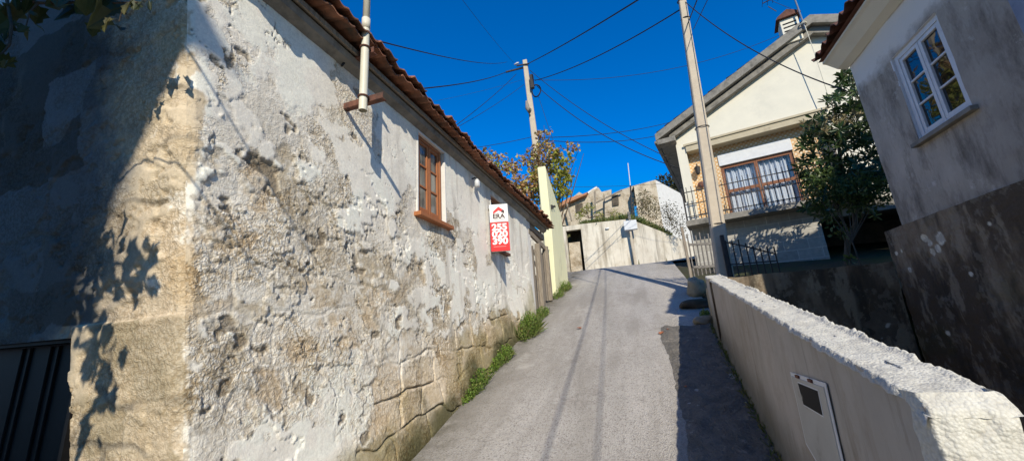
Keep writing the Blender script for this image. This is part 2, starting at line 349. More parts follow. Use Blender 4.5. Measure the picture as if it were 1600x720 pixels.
# rough unpaved strip along the low wall
M['gravel'] = mottled('rough_gravel_concrete', (0.22, 0.20, 0.175), (0.13, 0.12, 0.105), 6, (0.42, 0.39, 0.34), 14, (0.58, 0.75), bump=1.0, bscale=28, bdist=0.05)
ys = np.linspace(-1, 7.6, 300); xs = np.linspace(0, 1, 40)
edge = 0.20 + 0.05 * fbm(ys * 1.3, ys * 0, 21, 4) + 0.02 * fbm(ys * 9, ys * 0, 22, 3)
X = edge[None, :] + (1.3 - edge)[None, :] * xs[:, None]; Y = np.repeat(ys[None, :], 40, 0)
Z = prof(Y) + 0.004 + 0.02 * fbm(X * 0.9, Y * 0.6, 3, 3) - 0.02 * ((X + 0.8) / 1.8) ** 2 + sst(0, .1, xs)[:, None] * (0.018 + 0.035 * fbm(X * 7, Y * 7, 5, 4))
tag(mesh_obj('gravel_strip', np.stack([X, Y, Z], -1).reshape(-1, 3), grid_faces(40, 300), M['gravel'], smooth=True), kind='structure')
sheet('yard', np.linspace(1.28, 12, 60), np.linspace(6.75, 15.5, 50), lambda X, Y: 1.80 + 0.07 * (Y - 6.75) + 0.05 * fbm(X, Y, 9, 4), M['soil'])
# passage below, between the low wall and the dark plinth
sheet('passage', np.linspace(0.95, 3.3, 12), np.linspace(-4, 6.7, 30), lambda X, Y: -0.9 + 0.05 * Y + 0 * X, M['soil'])

# ================================================================== LEFT STONE HOUSE
house = thing('stone_house', 'old limewashed rubble stone house with orange clay eaves lining the left of the lane', 'house', (-2.5, 1.45, -0.4))
S0, S1 = -4.6, 7.35
s_cols = np.concatenate([np.arange(S0, -1.6, 0.03), np.arange(-1.6, -0.12, 0.012), np.arange(-0.12, 0.12, 0.006), np.arange(0.12, 2.2, 0.0085), np.arange(2.2, 4.2, 0.013), np.arange(4.2, S1 + 0.02, 0.022)])
z_rows = np.arange(-0.45, 4.40, 0.0105)
Sg, Zg = np.meshgrid(s_cols, z_rows, indexing='ij')
front = Sg > 0
Yf = 1.45 + Sg
fw_ = sst(-0.02, 0.05, Sg - 0.03 + 0.42 * fbm(Sg * 3.5, Zg * 3, 29, 5, .62))          # gable -> front blend
# masonry pattern
wz = Zg + 0.08 * fbm(Sg * 2.2, Zg * 2.2, 31, 3) * 2; ws = Sg + 0.09 * fbm(Sg * 2.5, Zg * 2.5, 37, 3) * 2
rb = np.array([-0.6, -0.1, 0.32, 0.72, 1.05, 1.40, 1.82, 2.14, 2.50, 2.86, 3.20, 3.55, 3.95, 4.6])
ri = np.clip(np.searchsorted(rb, wz) - 1, 0, len(rb) - 2)
dz = np.minimum(wz - rb[ri], rb[ri + 1] - wz)
jd = np.full(Sg.shape, 9.0); bid = np.zeros(Sg.shape)
for r in range(len(rb) - 1):
    m = ri == r; rr = random.Random(100 + r); cuts = [S0 - 1]
    x = S0 - 1
    while x < S1 + 1:
        x += rr.uniform(0.32, 0.85) * (0.8 + (rb[r + 1] - rb[r])); cuts.append(x)
    cuts = [c_ for c_ in cuts if abs(c_) > 0.3 and not (-0.95 < c_ < 0)] + [0.28 + 0.3 * (r % 2), -0.95 + 0.35 * (r % 2)]
    cuts = np.array(sorted(cuts)); ii = np.clip(np.searchsorted(cuts, ws) - 1, 0, len(cuts) - 2)
    d = np.minimum(ws - cuts[ii], cuts[ii + 1] - ws); jd = np.where(m, d, jd); bid = np.where(m, ii * 13 + r * 7, bid)
joint = np.minimum(dz, jd)
hb = _h(bid, ri.astype(float), 3)
height = Zg - (0.27 * Yf - 0.6)
lowf = 1 - sst(0.35, 1.25, height + 0.5 * fbm(Sg * 0.9, Zg * 0.9, 61, 3))
big = fbm(Sg * 0.8 + 5, Zg * 1.1, 41, 5, 0.6)
fine = fbm(Sg * 7, Zg * 7, 43, 4, 0.6)
# P: how much lime render still covers the stone (ragged patches with hard borders)
pe = big + 0.35 * fine + 0.9 * sst(2.3, 3.4, Zg + 0.25 * (Yf - 3)) + 0.30 * sst(3.0, 6.5, Yf) - 0.70 * lowf - 0.03
P = sst(-0.10, 0.06, pe)
P = np.where(front, P, sst(0.0, 0.12, big + 0.35 * fine - 0.10))
# smooth trowelled areas
sm_e = fbm(Sg * 1.25 + 3, Zg * 1.25, 95, 4, .6) + 0.35 * fine + 0.08 + 0.60 * sst(2.7, 3.5, Zg) * sst(1.0, 2.2, Sg) + 0.26 * sst(3, 5.5, Sg) - 0.20
smoothz = sst(0.0, 0.08, sm_e + .10) * P
rv = sst(-.35, .25, fbm(Sg * 1.9 + 6, Zg * 2.1, 97, 5, .65))      # how gritty the surface is, patch by patch
# pick marks: short dense nodules, elongated a little
wx1 = Sg + .012 * fbm(Sg * 30, Zg * 30, 71, 2); wz1 = Zg + .012 * fbm(Sg * 30, Zg * 30, 72, 2)
f1, f2 = worley(wx1 * 27 + wz1 * 6, wz1 * 21, 9)
g1_, g2_ = worley(wx1 * 13 - wz1 * 5, wz1 * 15, 19)
nod = 1 - sst(0.05, 0.75, f1); nod2 = 1 - sst(0.05, 0.8, g1_)
mid = fbm(ws * 13, wz * 15, 51, 4, 0.65)
scoop = fbm(Sg * 3.3 + 9, Zg * 4.2, 81, 5, 0.6)
patchy = sst(-.25, .25, fbm(Sg * 2.1, Zg * 2.4, 57, 3))
jw = 0.016 + 0.014 * vn(Sg * 5, Zg * 5, 15)
jointm = (1 - sst(0.15 * jw, jw, joint))
open_j = np.clip((1 - P) * (0.08 + 0.92 * lowf) * sst(-0.15, 0.22, fbm(Sg * 1.7, Zg * 1.7, 19, 3) + 0.12), 0, 1)
rough = (1 - 0.94 * smoothz) * np.where(front, .30 + .70 * rv, .75)
D = 0.012 * big + 0.005 * scoop * (1 - .5 * smoothz) + rough * (0.0030 * nod + 0.0028 * nod2 * patchy + 0.0040 * mid - .003)
D += 0.007 * sst(0, 0.03, joint) * (1 - P) * (0.3 + 1.4 * hb) * (.35 + .65 * lowf) - 0.038 * jointm * open_j + 0.015 * lowf
# ragged steps where layers of render have come away
D += 0.009 * P + 0.004 * smoothz
cr = fbm(Sg * 1.6 + 2, Zg * 1.9 + 4, 111, 6, 0.65) + .16 * fine
crust = sst(0.02, 0.04, cr) * (1 - sst(2.9, 3.6, Zg)) * (1 - 0.6 * lowf)
D += 0.010 * crust
holes = sst(0.40, 0.44, fbm(Sg * 4.2, Zg * 5.2, 121, 4) + .2 * fine) * (1 - smoothz) * (height > 0.3)
D -= 0.012 * holes
ck = np.abs(fbm(Sg * 1.2 + 7, Zg * 0.8, 131, 6, 0.6)); crack = (1 - sst(0.002, 0.008, ck)) * sst(0.0, 0.2, fbm(Sg * 0.7, Zg * 0.7, 133, 2) + 0.0)
D -= 0.012 * crack
# corner block standing proud at the bottom
blk = sst(-1.0, -0.98, Sg) * (1 - sst(0.02, 0.05, Sg)) * (1 - sst(1.79, 1.805, Zg + .01 * fine))
D += 0.026 * blk
# colour
Wc = np.array([0.93, 0.865, 0.75]); Tn = np.array([0.70, 0.57, 0.41]); Gr = np.array([0.56, 0.475, 0.35]); Or = np.array([0.68, 0.50, 0.29])
shp = Sg.shape + (3,)
stone = mixc(np.broadcast_to(Tn, shp), Gr, sst(0.30, 0.75, hb + 0.5 * fbm(Sg * 3, Zg * 3, 141, 4)))
stone = mixc(stone, Or, 0.6 * sst(0.1, 0.5, fbm(Sg * 2, Zg * 2, 143, 3)))
# limewash still clinging to the high points of bare stone
cling = sst(-.32, .18, fbm(Sg * 3.7 + 2, Zg * 3.9, 145, 4) + .35 * mid + .35 * (nod - .4)) * (1 - .45 * lowf)
bare = mixc(stone, Wc * .95, .88 * cling)
Cw = mixc(np.broadcast_to(Wc, shp), np.array([0.74, .68, .58]), .8 * sst(-.1, .4, fbm(Sg * 2.6, Zg * 2.2, 147, 5, .6)))
mort = (1 - sst(.02, .065, joint + .03 * fine)) * sst(-.25, .2, fbm(Sg * 1.3 + 8, Zg * 1.3, 149, 3)) * (1 - .5 * lowf)
bare = mixc(bare, Wc * .96, .85 * mort)
C = mixc(bare, Cw, P)
C = mixc(C, Wc, .6 * smoothz)
# dirt on rough ground, darker in the pits
pit = np.clip(1.1 - 1.3 * nod - .6 * nod2 - .5 * mid, 0, 1) * rough
C = mixc(C, np.array([.42, .35, .26]), .38 * pit * sst(-.35, .35, fbm(Sg * 1.9, Zg * 1.7, 163, 4)))
C = mixc(C, Gr * 0.78, 0.42 * sst(0.16, 0.46, fbm(Sg * 2.3 + 4, Zg * 1.5, 161, 6, 0.7)) * rough)
C = mixc(C, np.array([.25, .20, .14]), .8 * holes)
C = mixc(C, np.array([0.17, 0.14, 0.10]), np.clip(0.85 * jointm * open_j + 0.7 * crack, 0, 1))
edge_d = (sst(-.03, .0, cr - .02) - sst(0.02, .06, cr - .02)) * (1 - sst(2.9, 3.4, Zg)) * (1 - smoothz)
C = mixc(C, Gr * .50, .65 * np.clip(edge_d, 0, 1))
pe_d = sst(-.07, -.01, pe) - sst(.0, .05, pe)
C = mixc(C, Gr * .55, .5 * np.clip(pe_d, 0, 1) * front)
streak = sst(0.12, 0.5, fbm(Sg * 5, Zg * 0.6, 171, 5, .6)) * 0.42 * sst(2.0, 5, Yf)
C = mixc(C, np.array([0.33, 0.29, 0.23]), streak * front)
C = mixc(C, np.array([0.72, 0.54, 0.33]), 0.42 * lowf * front * (1 - P))
moss = (1 - sst(0.1, 0.75, height + 0.75 * fbm(Sg * 2, Zg * 2, 181, 5))) * front
C = mixc(C, np.array([0.24, 0.20, 0.06]), 0.60 * moss); moss2 = (1 - sst(0.0, 0.42, height + 0.5 * fbm(Sg * 3, Zg * 3, 183, 5))) * front
C = mixc(C, np.array([0.065, 0.068, 0.025]), 0.80 * moss2)
# gable: warm ochre render by the corner, granite with shade put into its colour further in
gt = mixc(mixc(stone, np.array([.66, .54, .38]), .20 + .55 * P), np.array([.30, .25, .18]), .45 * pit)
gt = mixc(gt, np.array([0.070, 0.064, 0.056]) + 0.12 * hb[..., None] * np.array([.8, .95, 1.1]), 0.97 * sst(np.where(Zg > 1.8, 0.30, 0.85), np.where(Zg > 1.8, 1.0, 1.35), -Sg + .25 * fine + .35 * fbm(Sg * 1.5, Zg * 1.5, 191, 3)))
gt = mixc(gt, np.array([.34, .28, .18]), .55 * blk * sst(-.3, .3, scoop) + .25 * blk)
gt = mixc(gt, np.array([.17, .15, .12]), .7 * (1 - sst(.01, .04, joint)) * sst(-.1, .3, fbm(Sg * 2, Zg * 2, 193, 3)))
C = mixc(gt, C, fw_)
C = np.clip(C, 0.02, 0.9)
# positions
yc = 1.62 - 0.126 * (Zg - 1.0)
rr_ = 0.05
t_ = np.clip((Sg + rr_) / (2 * rr_), 0, 1); ang = t_ * math.pi / 2
D = D * (1 - .6 * np.exp(-(Sg / .07) ** 2)) 
nx = np.sin(ang); ny = -np.cos(ang)
px = np.where(front, -2.5, -2.5 + Sg); py = np.where(front, yc + Sg * (8.8 - yc) / 7.35, yc)
roundc = 0.012 * (1 - np.abs(2 * t_ - 1)) ** 1.0 * 2
V = np.stack([px + nx * (D - roundc), py + ny * (D - roundc), Zg], -1)
batter = 0.10 * (1 - sst(0.0, 0.9, height)) * front
V[..., 0] += batter * 0.6
# openings: (y0,y1,z0,z1) on the front, (s0,s1,z0,z1) on the gable
WIN = [(3.93, 4.66, 3.07, 4.16), (6.42, 7.10, 3.07, 4.10)]
cs = 0.25 * (V[:-1, :-1] + V[1:, :-1] + V[:-1, 1:] + V[1:, 1:]); fr = front[:-1, :-1] & front[1:, :-1]
keep = np.ones(fr.shape, bool)
for y0, y1, z0, z1 in WIN: keep &= ~(fr & (cs[..., 1] > y0) & (cs[..., 1] < y1) & (cs[..., 2] > z0) & (cs[..., 2] < z1))
keep &= ~((~fr) & (cs[..., 0] < -3.47) & (cs[..., 2] < 1.72))
mesh_obj('wall', V.reshape(-1, 3), grid_faces(len(s_cols), len(z_rows), keep), M['wall'], house, smooth=True, tint=np.concatenate([C, np.clip(rough * (.55 + .45 * patchy) * np.where(front, 1, .8), 0, 1)[..., None]], -1).reshape(-1, 4))
# end wall (towards the lane's top) and back so the house is solid
b = MB(); b.box((-7.4, 8.55, -0.4), (-2.56, 8.78, 4.35)); b.box((-7.4, 1.75, -0.4), (-7.2, 8.5, 4.35)); b.box((-7.1, 1.75, 0.0), (-7.0, 8.5, 4.3))
b.build('back_wall', M['white_plaster'], house)

def casement(name, root, O, U, W_, N, w_, h_, cols, rows, mats, fw=0.06, sw=0.05, bar=0.025, depth=0.06, sash_gap=0.004, sill=None, local=False, glassmat=None, curtain=None):
    """O = lower-left corner (outside face of frame), U right, W_ up, N outward"""
    O, U, W_, N = map(lambda q: np.asarray(q, float), (O, U, W_, N))
    def bx(m, a0, a1, b0, b1, n0, n1): m.obox(O + U * (a0 + a1) / 2 + W_ * (b0 + b1) / 2 + N * (n0 + n1) / 2, U, W_, N, (a1 - a0) / 2, (b1 - b0) / 2, abs(n1 - n0) / 2)
    f = MB()
    bx(f, 0, fw, 0, h_, -depth, 0); bx(f, w_ - fw, w_, 0, h_, -depth, 0); bx(f, fw, w_ - fw, 0, fw, -depth, 0); bx(f, fw, w_ - fw, h_ - fw, h_, -depth, 0)
    fo = f.build(name, mats[0], root, local, bevel=0.004)
    off = 0 if local else None
    iw = (w_ - 2 * fw) / cols
    for c_ in range(cols):
        a0 = fw + c_ * iw + sash_gap; a1 = fw + (c_ + 1) * iw - sash_gap; b0 = fw + sash_gap; b1 = h_ - fw - sash_gap
        s_ = MB()
        bx(s_, a0, a0 + sw, b0, b1, -depth * 0.75, -0.008); bx(s_, a1 - sw, a1, b0, b1, -depth * 0.75, -0.008); bx(s_, a0 + sw, a1 - sw, b0, b0 + sw, -depth * 0.75, -0.008); bx(s_, a0 + sw, a1 - sw, b1 - sw, b1, -depth * 0.75, -0.008)
        ph = (b1 - b0 - 2 * sw) / rows
        for r_ in range(1, rows): bx(s_, a0 + sw, a1 - sw, b0 + sw + r_ * ph - bar / 2, b0 + sw + r_ * ph + bar / 2, -depth * 0.65, -0.014)
        s_.build('sash', mats[1], fo, local, bevel=0.003)
        for r_ in range(rows):
            g = MB(); q0 = b0 + sw + r_ * ph + (bar / 2 if r_ else 0) - 0.004; q1 = b0 + sw + (r_ + 1) * ph - (bar / 2 if r_ < rows - 1 else 0) + 0.004
            tl = random.uniform(-0.004, 0.004)
            bx(g, a0 + sw - 0.004, a1 - sw + 0.004, q0, q1, -depth * 0.5 - 0.003, -depth * 0.5 + 0.001)
            g.build('pane', glassmat or M['glass'], fo, local)
    return fo
# window glass of the left house: pale curtain and reflection painted into the colour
k = NT('pane_curtain_reflection'); c = k.mix(k.ramp(k.noise(2.2, 4, 0.6, stretch=(1, 3, 0.6)), [(0.35, 0.0), (0.65, 1.0)]), (0.05, 0.055, 0.06), (0.30, 0.27, 0.22)); M['glass_curtain_reflection'] = k.fin(c, 0.06, None, 0, 0.8)
for i, (y0, y1, z0, z1) in enumerate(WIN):
    rv = MB()   # plastered reveal (jambs, head)
    for a, b_ in (((y0 - 0.012, z0 - .012), (y0 + 0.02, z1)), ((y1 - 0.02, z0 - .012), (y1 + 0.012, z1))): rv.box((-2.86, a[0], a[1]), (-2.478, b_[0], b_[1]))
    rv.box((-2.86, y0 - 0.012, z1), (-2.478, y1 + 0.012, z1 + 0.03)); rv.box((-2.86, y0 - 0.01, z0 - 0.04), (-2.49, y1 + 0.01, z0 - .014))
    wo = casement('window', house, (-2.515, y0 + 0.022, z0 + 0.012), (0, 1, 0), (0, 0, 1), (1, 0, 0), y1 - y0 - 0.09, z1 - z0 - 0.016, 2, 3, (M['brown_wood'], M['brown_wood']), fw=0.045, sw=0.045, depth=0.06, glassmat=M['glass_curtain_reflection'])
    rv.build('reveal', M['white_plaster'], wo, bevel=0.006)
    sl = MB(); sl.box((-2.56, y0 - 0.06, z0 - 0.065), (-2.40, y1 + 0.08, z0 - 0.012)); sl.build('sill', M['dark_wood'] if i else M['brown_wood'], wo, bevel=0.006)
    bk = MB(); bk.box((-3.2, y0 - 0.1, z0 - 0.1), (-3.15, y1 + 0.1, z1 + 0.1)); bk.build('curtain', M['curtain'], wo)
# black metal door in the gable
dm = MB(); dm.box((-5.4, 1.66, -0.4), (-3.47, 1.70, 1.70))
dr = dm.build('door', M['black_metal'], house)
rb_ = MB()
for x in (-3.62, -3.72, -3.98, -4.08, -4.34, -4.44): rb_.box((x - 0.012, 1.645, -0.4), (x + 0.012, 1.66, 1.69))
rb_.build('door_ribs', M['black_metal'], dr, bevel=0.003)
fj = MB(); fj.box((-3.50, 1.55, -0.4), (-3.465, 1.72, 1.72)); fj.box((-5.4, 1.55, 1.70), (-3.50, 1.72, 1.73)); fj.build('door_frame', M['black_metal'], dr)

# tiled roof: barrel tiles, two courses showing at the eave
def barrel(y0, y1, x_e, z_e, slope, length, pitch=0.19, amp=0.045, rowlen=0.36, side=-1, thick=0.016, seed=1, cap=True, sag=None, both=True):
    ny = int((y1 - y0) / pitch * 8) + 1; ys = np.linspace(y0, y1, ny); rows = int(length / rowlen); V = []; F = []
    rs = np.random.default_rng(seed)
    tix = np.floor((ys - y0) / pitch).astype(int)
    jit = rs.normal(0, 0.010, (rows + 1, tix.max() + 2)); jx = rs.normal(0, 0.018, (rows + 1, tix.max() + 2))
    ph = (ys - y0) / pitch * 2 * math.pi
    base = 0
    for r in range(rows):
        prof_ = amp * np.sign(np.cos(ph)) * np.abs(np.cos(ph)) ** 0.75
        for lay in (0, 1):
            for e, dd in ((0, 0.0), (1, rowlen + 0.05)):
                dist = r * rowlen + dd
                x = x_e + side * dist * math.cos(slope) - side * (-jx[r][tix]) * (1 - e)
                z = z_e + dist * math.sin(slope) + prof_ + jit[r][tix] + (0.018 if e == 0 else -0.012) - lay * thick
                if sag is not None: z = z + sag(ys)
                V += [(a, b_, c_) for a, b_, c_ in zip(x, ys, z)]
        o = base
        for i in range(ny - 1):
            F.append((o + i, o + i + 1, o + ny + i + 1, o + ny + i)); F.append((o + 2 * ny + i, o + 3 * ny + i, o + 3 * ny + i + 1, o + 2 * ny + i + 1)); F.append((o + i, o + 2 * ny + i, o + 2 * ny + i + 1, o + i + 1))
        base += 4 * ny
    return V, F
sagf = lambda y: 0.045 * np.sin((y - 1) * 0.9) + 0.05 * sst(7.5, 10.5, y) * -1
V_, F_ = barrel(1.25, 10.7, -2.17, 4.43, R(20), 3.3, seed=2, sag=sagf, pitch=0.15, amp=0.014)
rf = mesh_obj('roof', V_, F_, M['tile'], house, smooth=False, fix=False)
V_, F_ = barrel(1.25, 10.7, -2.21, 4.37, R(14), 0.4, seed=3, sag=sagf, pitch=0.15, amp=0.014)
mesh_obj('eave_course', V_, F_, M['tile'], rf, fix=False)
# far slope, plus boarding under the tiles
V_, F_ = barrel(1.25, 10.7, -7.6, 4.5, R(22), 2.4, seed=4, side=1)
mesh_obj('back_slope', V_, F_, M['tile'], rf, fix=False)
ub = MB(); ub.prism([(-2.34, 1.3, 4.31), (-2.34, 1.3, 4.36), (-5.2, 1.3, 5.41), (-5.2, 1.3, 5.36)], (0, 9.35, 0)); ub.build('roof_boarding', M['old_wood'], rf)
gb = MB(); gb.prism([(-7.3, 1.30, 4.39), (-2.6, 1.30, 4.37), (-5.1, 1.30, 5.3)], (0, 0.25, 0)); gb.build('gable_top', M['white_plaster'], house)
co_ = MB(); co_.prism([(-2.49, 1.32, 4.20), (-2.40, 1.32, 4.24), (-2.38, 1.32, 4.30), (-2.49, 1.32, 4.31)], (0, 9.2, -0.0)); co_.build('cornice', M['concrete_dark'], house)
# lamp bracket on the wall
lb = MB(); p = onx(737, 285, -2.49)
lb.tube([p + arr(-.02, 0, .06), p + arr(.06, 0, .07), p + arr(.10, 0, .03)], 0.012, 6)
la = lb.build('wall_lamp', M['iron'], house); l2 = MB(); l2.tube([p + arr(.10, 0, .04), p + arr(.10, 0, .0), p + arr(.10, 0, -.09), p + arr(.10, 0, -.11)], [0.02, 0.045, 0.05, 0.015], 10); l2.build('lamp_globe', M['porcelain'], la, smooth=True)

# lean-to beyond the house: beams, door jamb, plank gate
jamb = MB(); jamb.box((-2.72, 8.80, 1.6), (-2.50, 9.16, 4.2)); jamb.build('door_pier', M['white_plaster'], house, bevel=0.02)
bm_ = MB(); bm_.bar((-2.6, 8.9, 4.16), (-2.6, 10.75, 4.12), 0.14, 0.16); bm_.bar((-2.52, 9.0, 3.95), (-2.52, 10.9, 3.78), 0.06, 0.14)
bm_.build('lintel_beam', M['old_wood'], house, bevel=0.008)

# ---- cream pipe on two rusty brackets
pipe = thing('wall_pipe', 'cream cable conduit pipe held off the stone house by two rusty brackets', 'pipe', (-2.5, 2.57, 3.7))
bt = onx(587, 152, -2.08)
pm = MB(); pb = ony(567, 173, 2.60); pt = pb + arr(0.0, 0, 3.0)
# hollow lower end
pm.tube([pb, pb + arr(0, 0, 0.9)], 0.038, 16, cap=False); pm.tube([pb + arr(0, 0, 0.9), pb + arr(-.0, 0, 1.02)], 0.041, 16); pm.tube([pb + arr(0, 0, 1.0), pt], 0.034, 16); pm.tube([pb + arr(0, 0, 0.0), pb + arr(0, 0, 0.3)], 0.032, 16, cap=False)
pp = pm.build('pipe', M['pvc'], pipe, smooth=True)
e = pp.modifiers.new('edges', 'EDGE_SPLIT') if False else None
for (u, v), nm in (((527, 160), 'bracket'), ((540, 92), 'bracket')):
    q = onx(u, v, -2.5); q[1] = 2.60 + 0.045; m_ = MB()
    L = 0.46 if u == 527 else 0.34
    m_.box((-2.58, q[1] - 0.004, q[2] - 0.03), (-2.5 + L, q[1] + 0.004, q[2] + 0.03)); m_.box((-2.58, q[1], q[2] - 0.034), (-2.5 + L, q[1] + 0.05, q[2] - 0.026))
    bo = m_.build(nm, M['rust'], pipe)
    cl = MB(); zc = q[2] + 0.0; c0 = arr(pb[0], pb[1], zc)
    cl.tube([c0 + arr(0.046 * math.cos(a), 0.046 * math.sin(a), 0) for a in np.linspace(0, 2 * math.pi, 17)], 0.008, 6); cl.build('clamp', M['rust'], bo)
loopc = onx(538, 72, -2.42); lm = MB(); lm.tube([loopc + arr(0.02 * math.sin(3 * a), 0.06 * math.cos(a), 0.07 * math.sin(a)) for a in np.linspace(0, 5.6, 18)] , 0.008, 6)
lm.tube([loopc + arr(0.02, 0.05, -0.03), loopc + arr(-.03, 0.06, -.12), loopc + arr(-.04, .02, -.2)], 0.012, 6); lm.build('cable_loop', M['cable'], pipe)

# ---- estate agent sign
def text_mesh(name, body, size, mat, parent, O, U, W_, N, center=True, bold=0.0, sx=1.0):
    cu = bpy.data.curves.new(name, 'FONT'); cu.body = body; cu.size = size; cu.extrude = 0.0015; cu.offset = bold
    cu.align_x = 'CENTER' if center else 'LEFT'; cu.align_y = 'CENTER'
    to = bpy.data.objects.new(name, cu); col.objects.link(to)
    dg = bpy.context.evaluated_depsgraph_get(); me = bpy.data.meshes.new_from_object(to.evaluated_get(dg))
    bpy.data.objects.remove(to); n = len(me.vertices); v = np.zeros(n * 3); me.vertices.foreach_get('co', v); v = v.reshape(-1, 3)
    O, U, W_, N = (np.asarray(q, float) for q in (O, U, W_, N))
    F = [tuple(p.vertices) for p in me.polygons]; bpy.data.meshes.remove(me)
    return mesh_obj(name, O + v[:, :1] * U * sx + v[:, 1:2] * W_ + v[:, 2:] * N, F, mat, parent, fix=False)
sy_ = 6.15
TL = ony(764, 320, sy_); TR = ony(793, 323, sy_ + 0.10); BL = ony(768, 393, sy_ - 0.0)
U = TR - TL; U[2] = 0; sw_ = float(np.linalg.norm(U)); U /= sw_; N_ = np.cross(U, arr(0, 0, 1)); N_ = N_ if N_[1] < 0 else -N_
W_ = arr(0, 0, 1.0); sh_ = TL[2] - BL[2]
BL = TL - W_ * sh_
sign = thing('agency_sign', 'white over red estate agency board hung on the stone house wall beside a window', 'sign', tuple(BL))
def sb(m, a0, a1, b0, b1, n0, n1): m.obox(BL + U * (a0 + a1) / 2 * sw_ + W_ * (b0 + b1) / 2 * sh_ + N_ * (n0 + n1) / 2, U, W_, N_, (a1 - a0) / 2 * sw_, (b1 - b0) / 2 * sh_, abs(n1 - n0) / 2)
m_ = MB(); sb(m_, 0, 1, 0.615, 1, -0.012, 0); m_.build('white_panel', M['white_plastic'], sign, bevel=0.006)
m_ = MB(); sb(m_, 0, 1, 0.0, 0.605, -0.012, 0); rp = m_.build('red_panel', M['red_plastic'], sign, bevel=0.004)
m_ = MB(); sb(m_, 0.03, 0.97, 0.0, 0.99, -0.055, -0.013); m_.build('backing', M['white_plastic'], sign)
def sp(a, b, n=0.002): return BL + U * a * sw_ + W_ * b * sh_ + N_ * n
m_ = MB(); m_.prism([sp(.20, .845), sp(.50, .945), sp(.80, .855), sp(.80, .79), sp(.50, .865), sp(.20, .79)], N_ * 0.002); m_.build('roof_emblem', M['red_plastic'], sign)
m_ = MB(); m_.prism([sp(.64, .845, .0045), sp(.72, .875, .0045), sp(.80, .855, .0045), sp(.80, .79, .0045), sp(.64, .825, .0045)], N_ * 0.001); m_.build('emblem_shade', M['dark_print'], sign)
text_mesh('agency_lettering', 'ERA', sh_ * 0.135, M['dark_print'], sign, sp(.49, .735), U, W_, N_, bold=0.004, sx=1.05)
m_ = MB(); sb(m_, .24, .76, .662, .676, 0.001, 0.003); m_.build('small_print', M['grey_print'], sign)
for i, t in enumerate(('255', '020', '390')): text_mesh('phone_digits', t, sh_ * 0.185, M['white_plastic'], rp, sp(.50, .50 - .148 * i), U, W_, N_, bold=0.007, sx=1.15)
k = NT('pale_red_print'); M['pale_red'] = k.fin((0.75, 0.22, 0.2), 0.5)
m_ = MB(); sb(m_, .14, .80, .088, .102, 0.001, 0.003); m_.build('contact_line', M['pale_red'], rp)
m_ = MB(); m_.bar(sp(.12, .95, -.05), sp(.12, .95, -.05) + arr(-.30, .35, 0), 0.03, 0.03); m_.build('fixing_bar', M['iron'], sign); m_ = MB(); m_.bar(sp(.85, .05, -.05), sp(.85, .05, -.05) + arr(-.55, .25, .02), 0.03, 0.03); m_.build('fixing_bar', M['iron'], sign)

# ---- plank gate and yellow wall end beyond the house
gate = thing('plank_gate', 'weathered grey vertical plank gate between the stone house and the pale yellow wall', 'gate', (-2.55, 9.2, 2.0))
yy = 9.2; i = 0
while yy < 11.25:
    w_ = random.uniform(0.13, 0.2); zt = 3.68 + random.uniform(-0.12, 0.12) - 0.03 * (yy - 9); zb = prof(yy) + 0.04 + random.uniform(0, .06); m_ = MB()
    dx = random.uniform(-0.02, 0.02)
    m_.add([(-2.56 + dx, yy, zb), (-2.535 + dx, yy, zb), (-2.535 + dx, yy + w_, zb), (-2.56 + dx, yy + w_, zb), (-2.56 + dx, yy + .01, zt), (-2.535 + dx, yy + .01, zt), (-2.535 + dx, yy + w_ - .02, zt + random.uniform(-.05, .05)), (-2.56 + dx, yy + w_ - .02, zt)],
           [(0, 3, 2, 1), (4, 5, 6, 7), (0, 1, 5, 4), (1, 2, 6, 5), (2, 3, 7, 6), (3, 0, 4, 7)])
    m_.build('plank', M['old_wood'], gate, bevel=0.004); yy += w_ + random.uniform(0.008, 0.03)
m_ = MB()
for z in (2.7, 3.4):
    m_ = MB(); m_.box((-2.62, 9.2, z + .1), (-2.575, 11.3, z + 0.2)); m_.build('ledge_rail', M['old_wood'], gate)
m_ = MB(); m_.bar((-2.50, 9.75, 2.0), (-2.48, 9.72, 3.75), 0.13); m_.build('gate_post', M['old_wood'], gate, bevel=0.01); m_ = MB(); m_.bar((-2.5, 10.75, 2.3), (-2.5, 10.7, 3.85), 0.13); m_.build('gate_post', M['old_wood'], gate, bevel=0.01)

yw = thing('yellow_wall', 'tall pale yellow rendered wall end standing at the upper left of the lane', 'wall', (-2.5, 11.6, 2.4))
gxs = 14
prf = [(11.55, 6.72), (12.4, 6.2), (13.6, 5.55), (15.4, 4.9)]
m_ = MB(); poly = [(-2.5, 11.55, 2.3), (-2.44, 11.5, 4.3), (-2.47, 11.55, 6.72), (-2.47, 12.4, 6.2), (-2.47, 13.6, 5.5), (-2.47, 13.7, 2.7)]
m_.prism(poly, (-0.27, 0, 0)); m_.build('panel', M['yellow_plaster'], yw, bevel=0.02)
m_ = MB(); m_.box((-2.46, 11.75, 5.30), (-2.40, 11.86, 5.42)); m_.build('iron_hinge', M['iron'], yw); m_ = MB(); m_.box((-2.46, 12.1, 5.45), (-2.38, 12.2, 5.5)); m_.build('iron_hinge', M['iron'], yw)

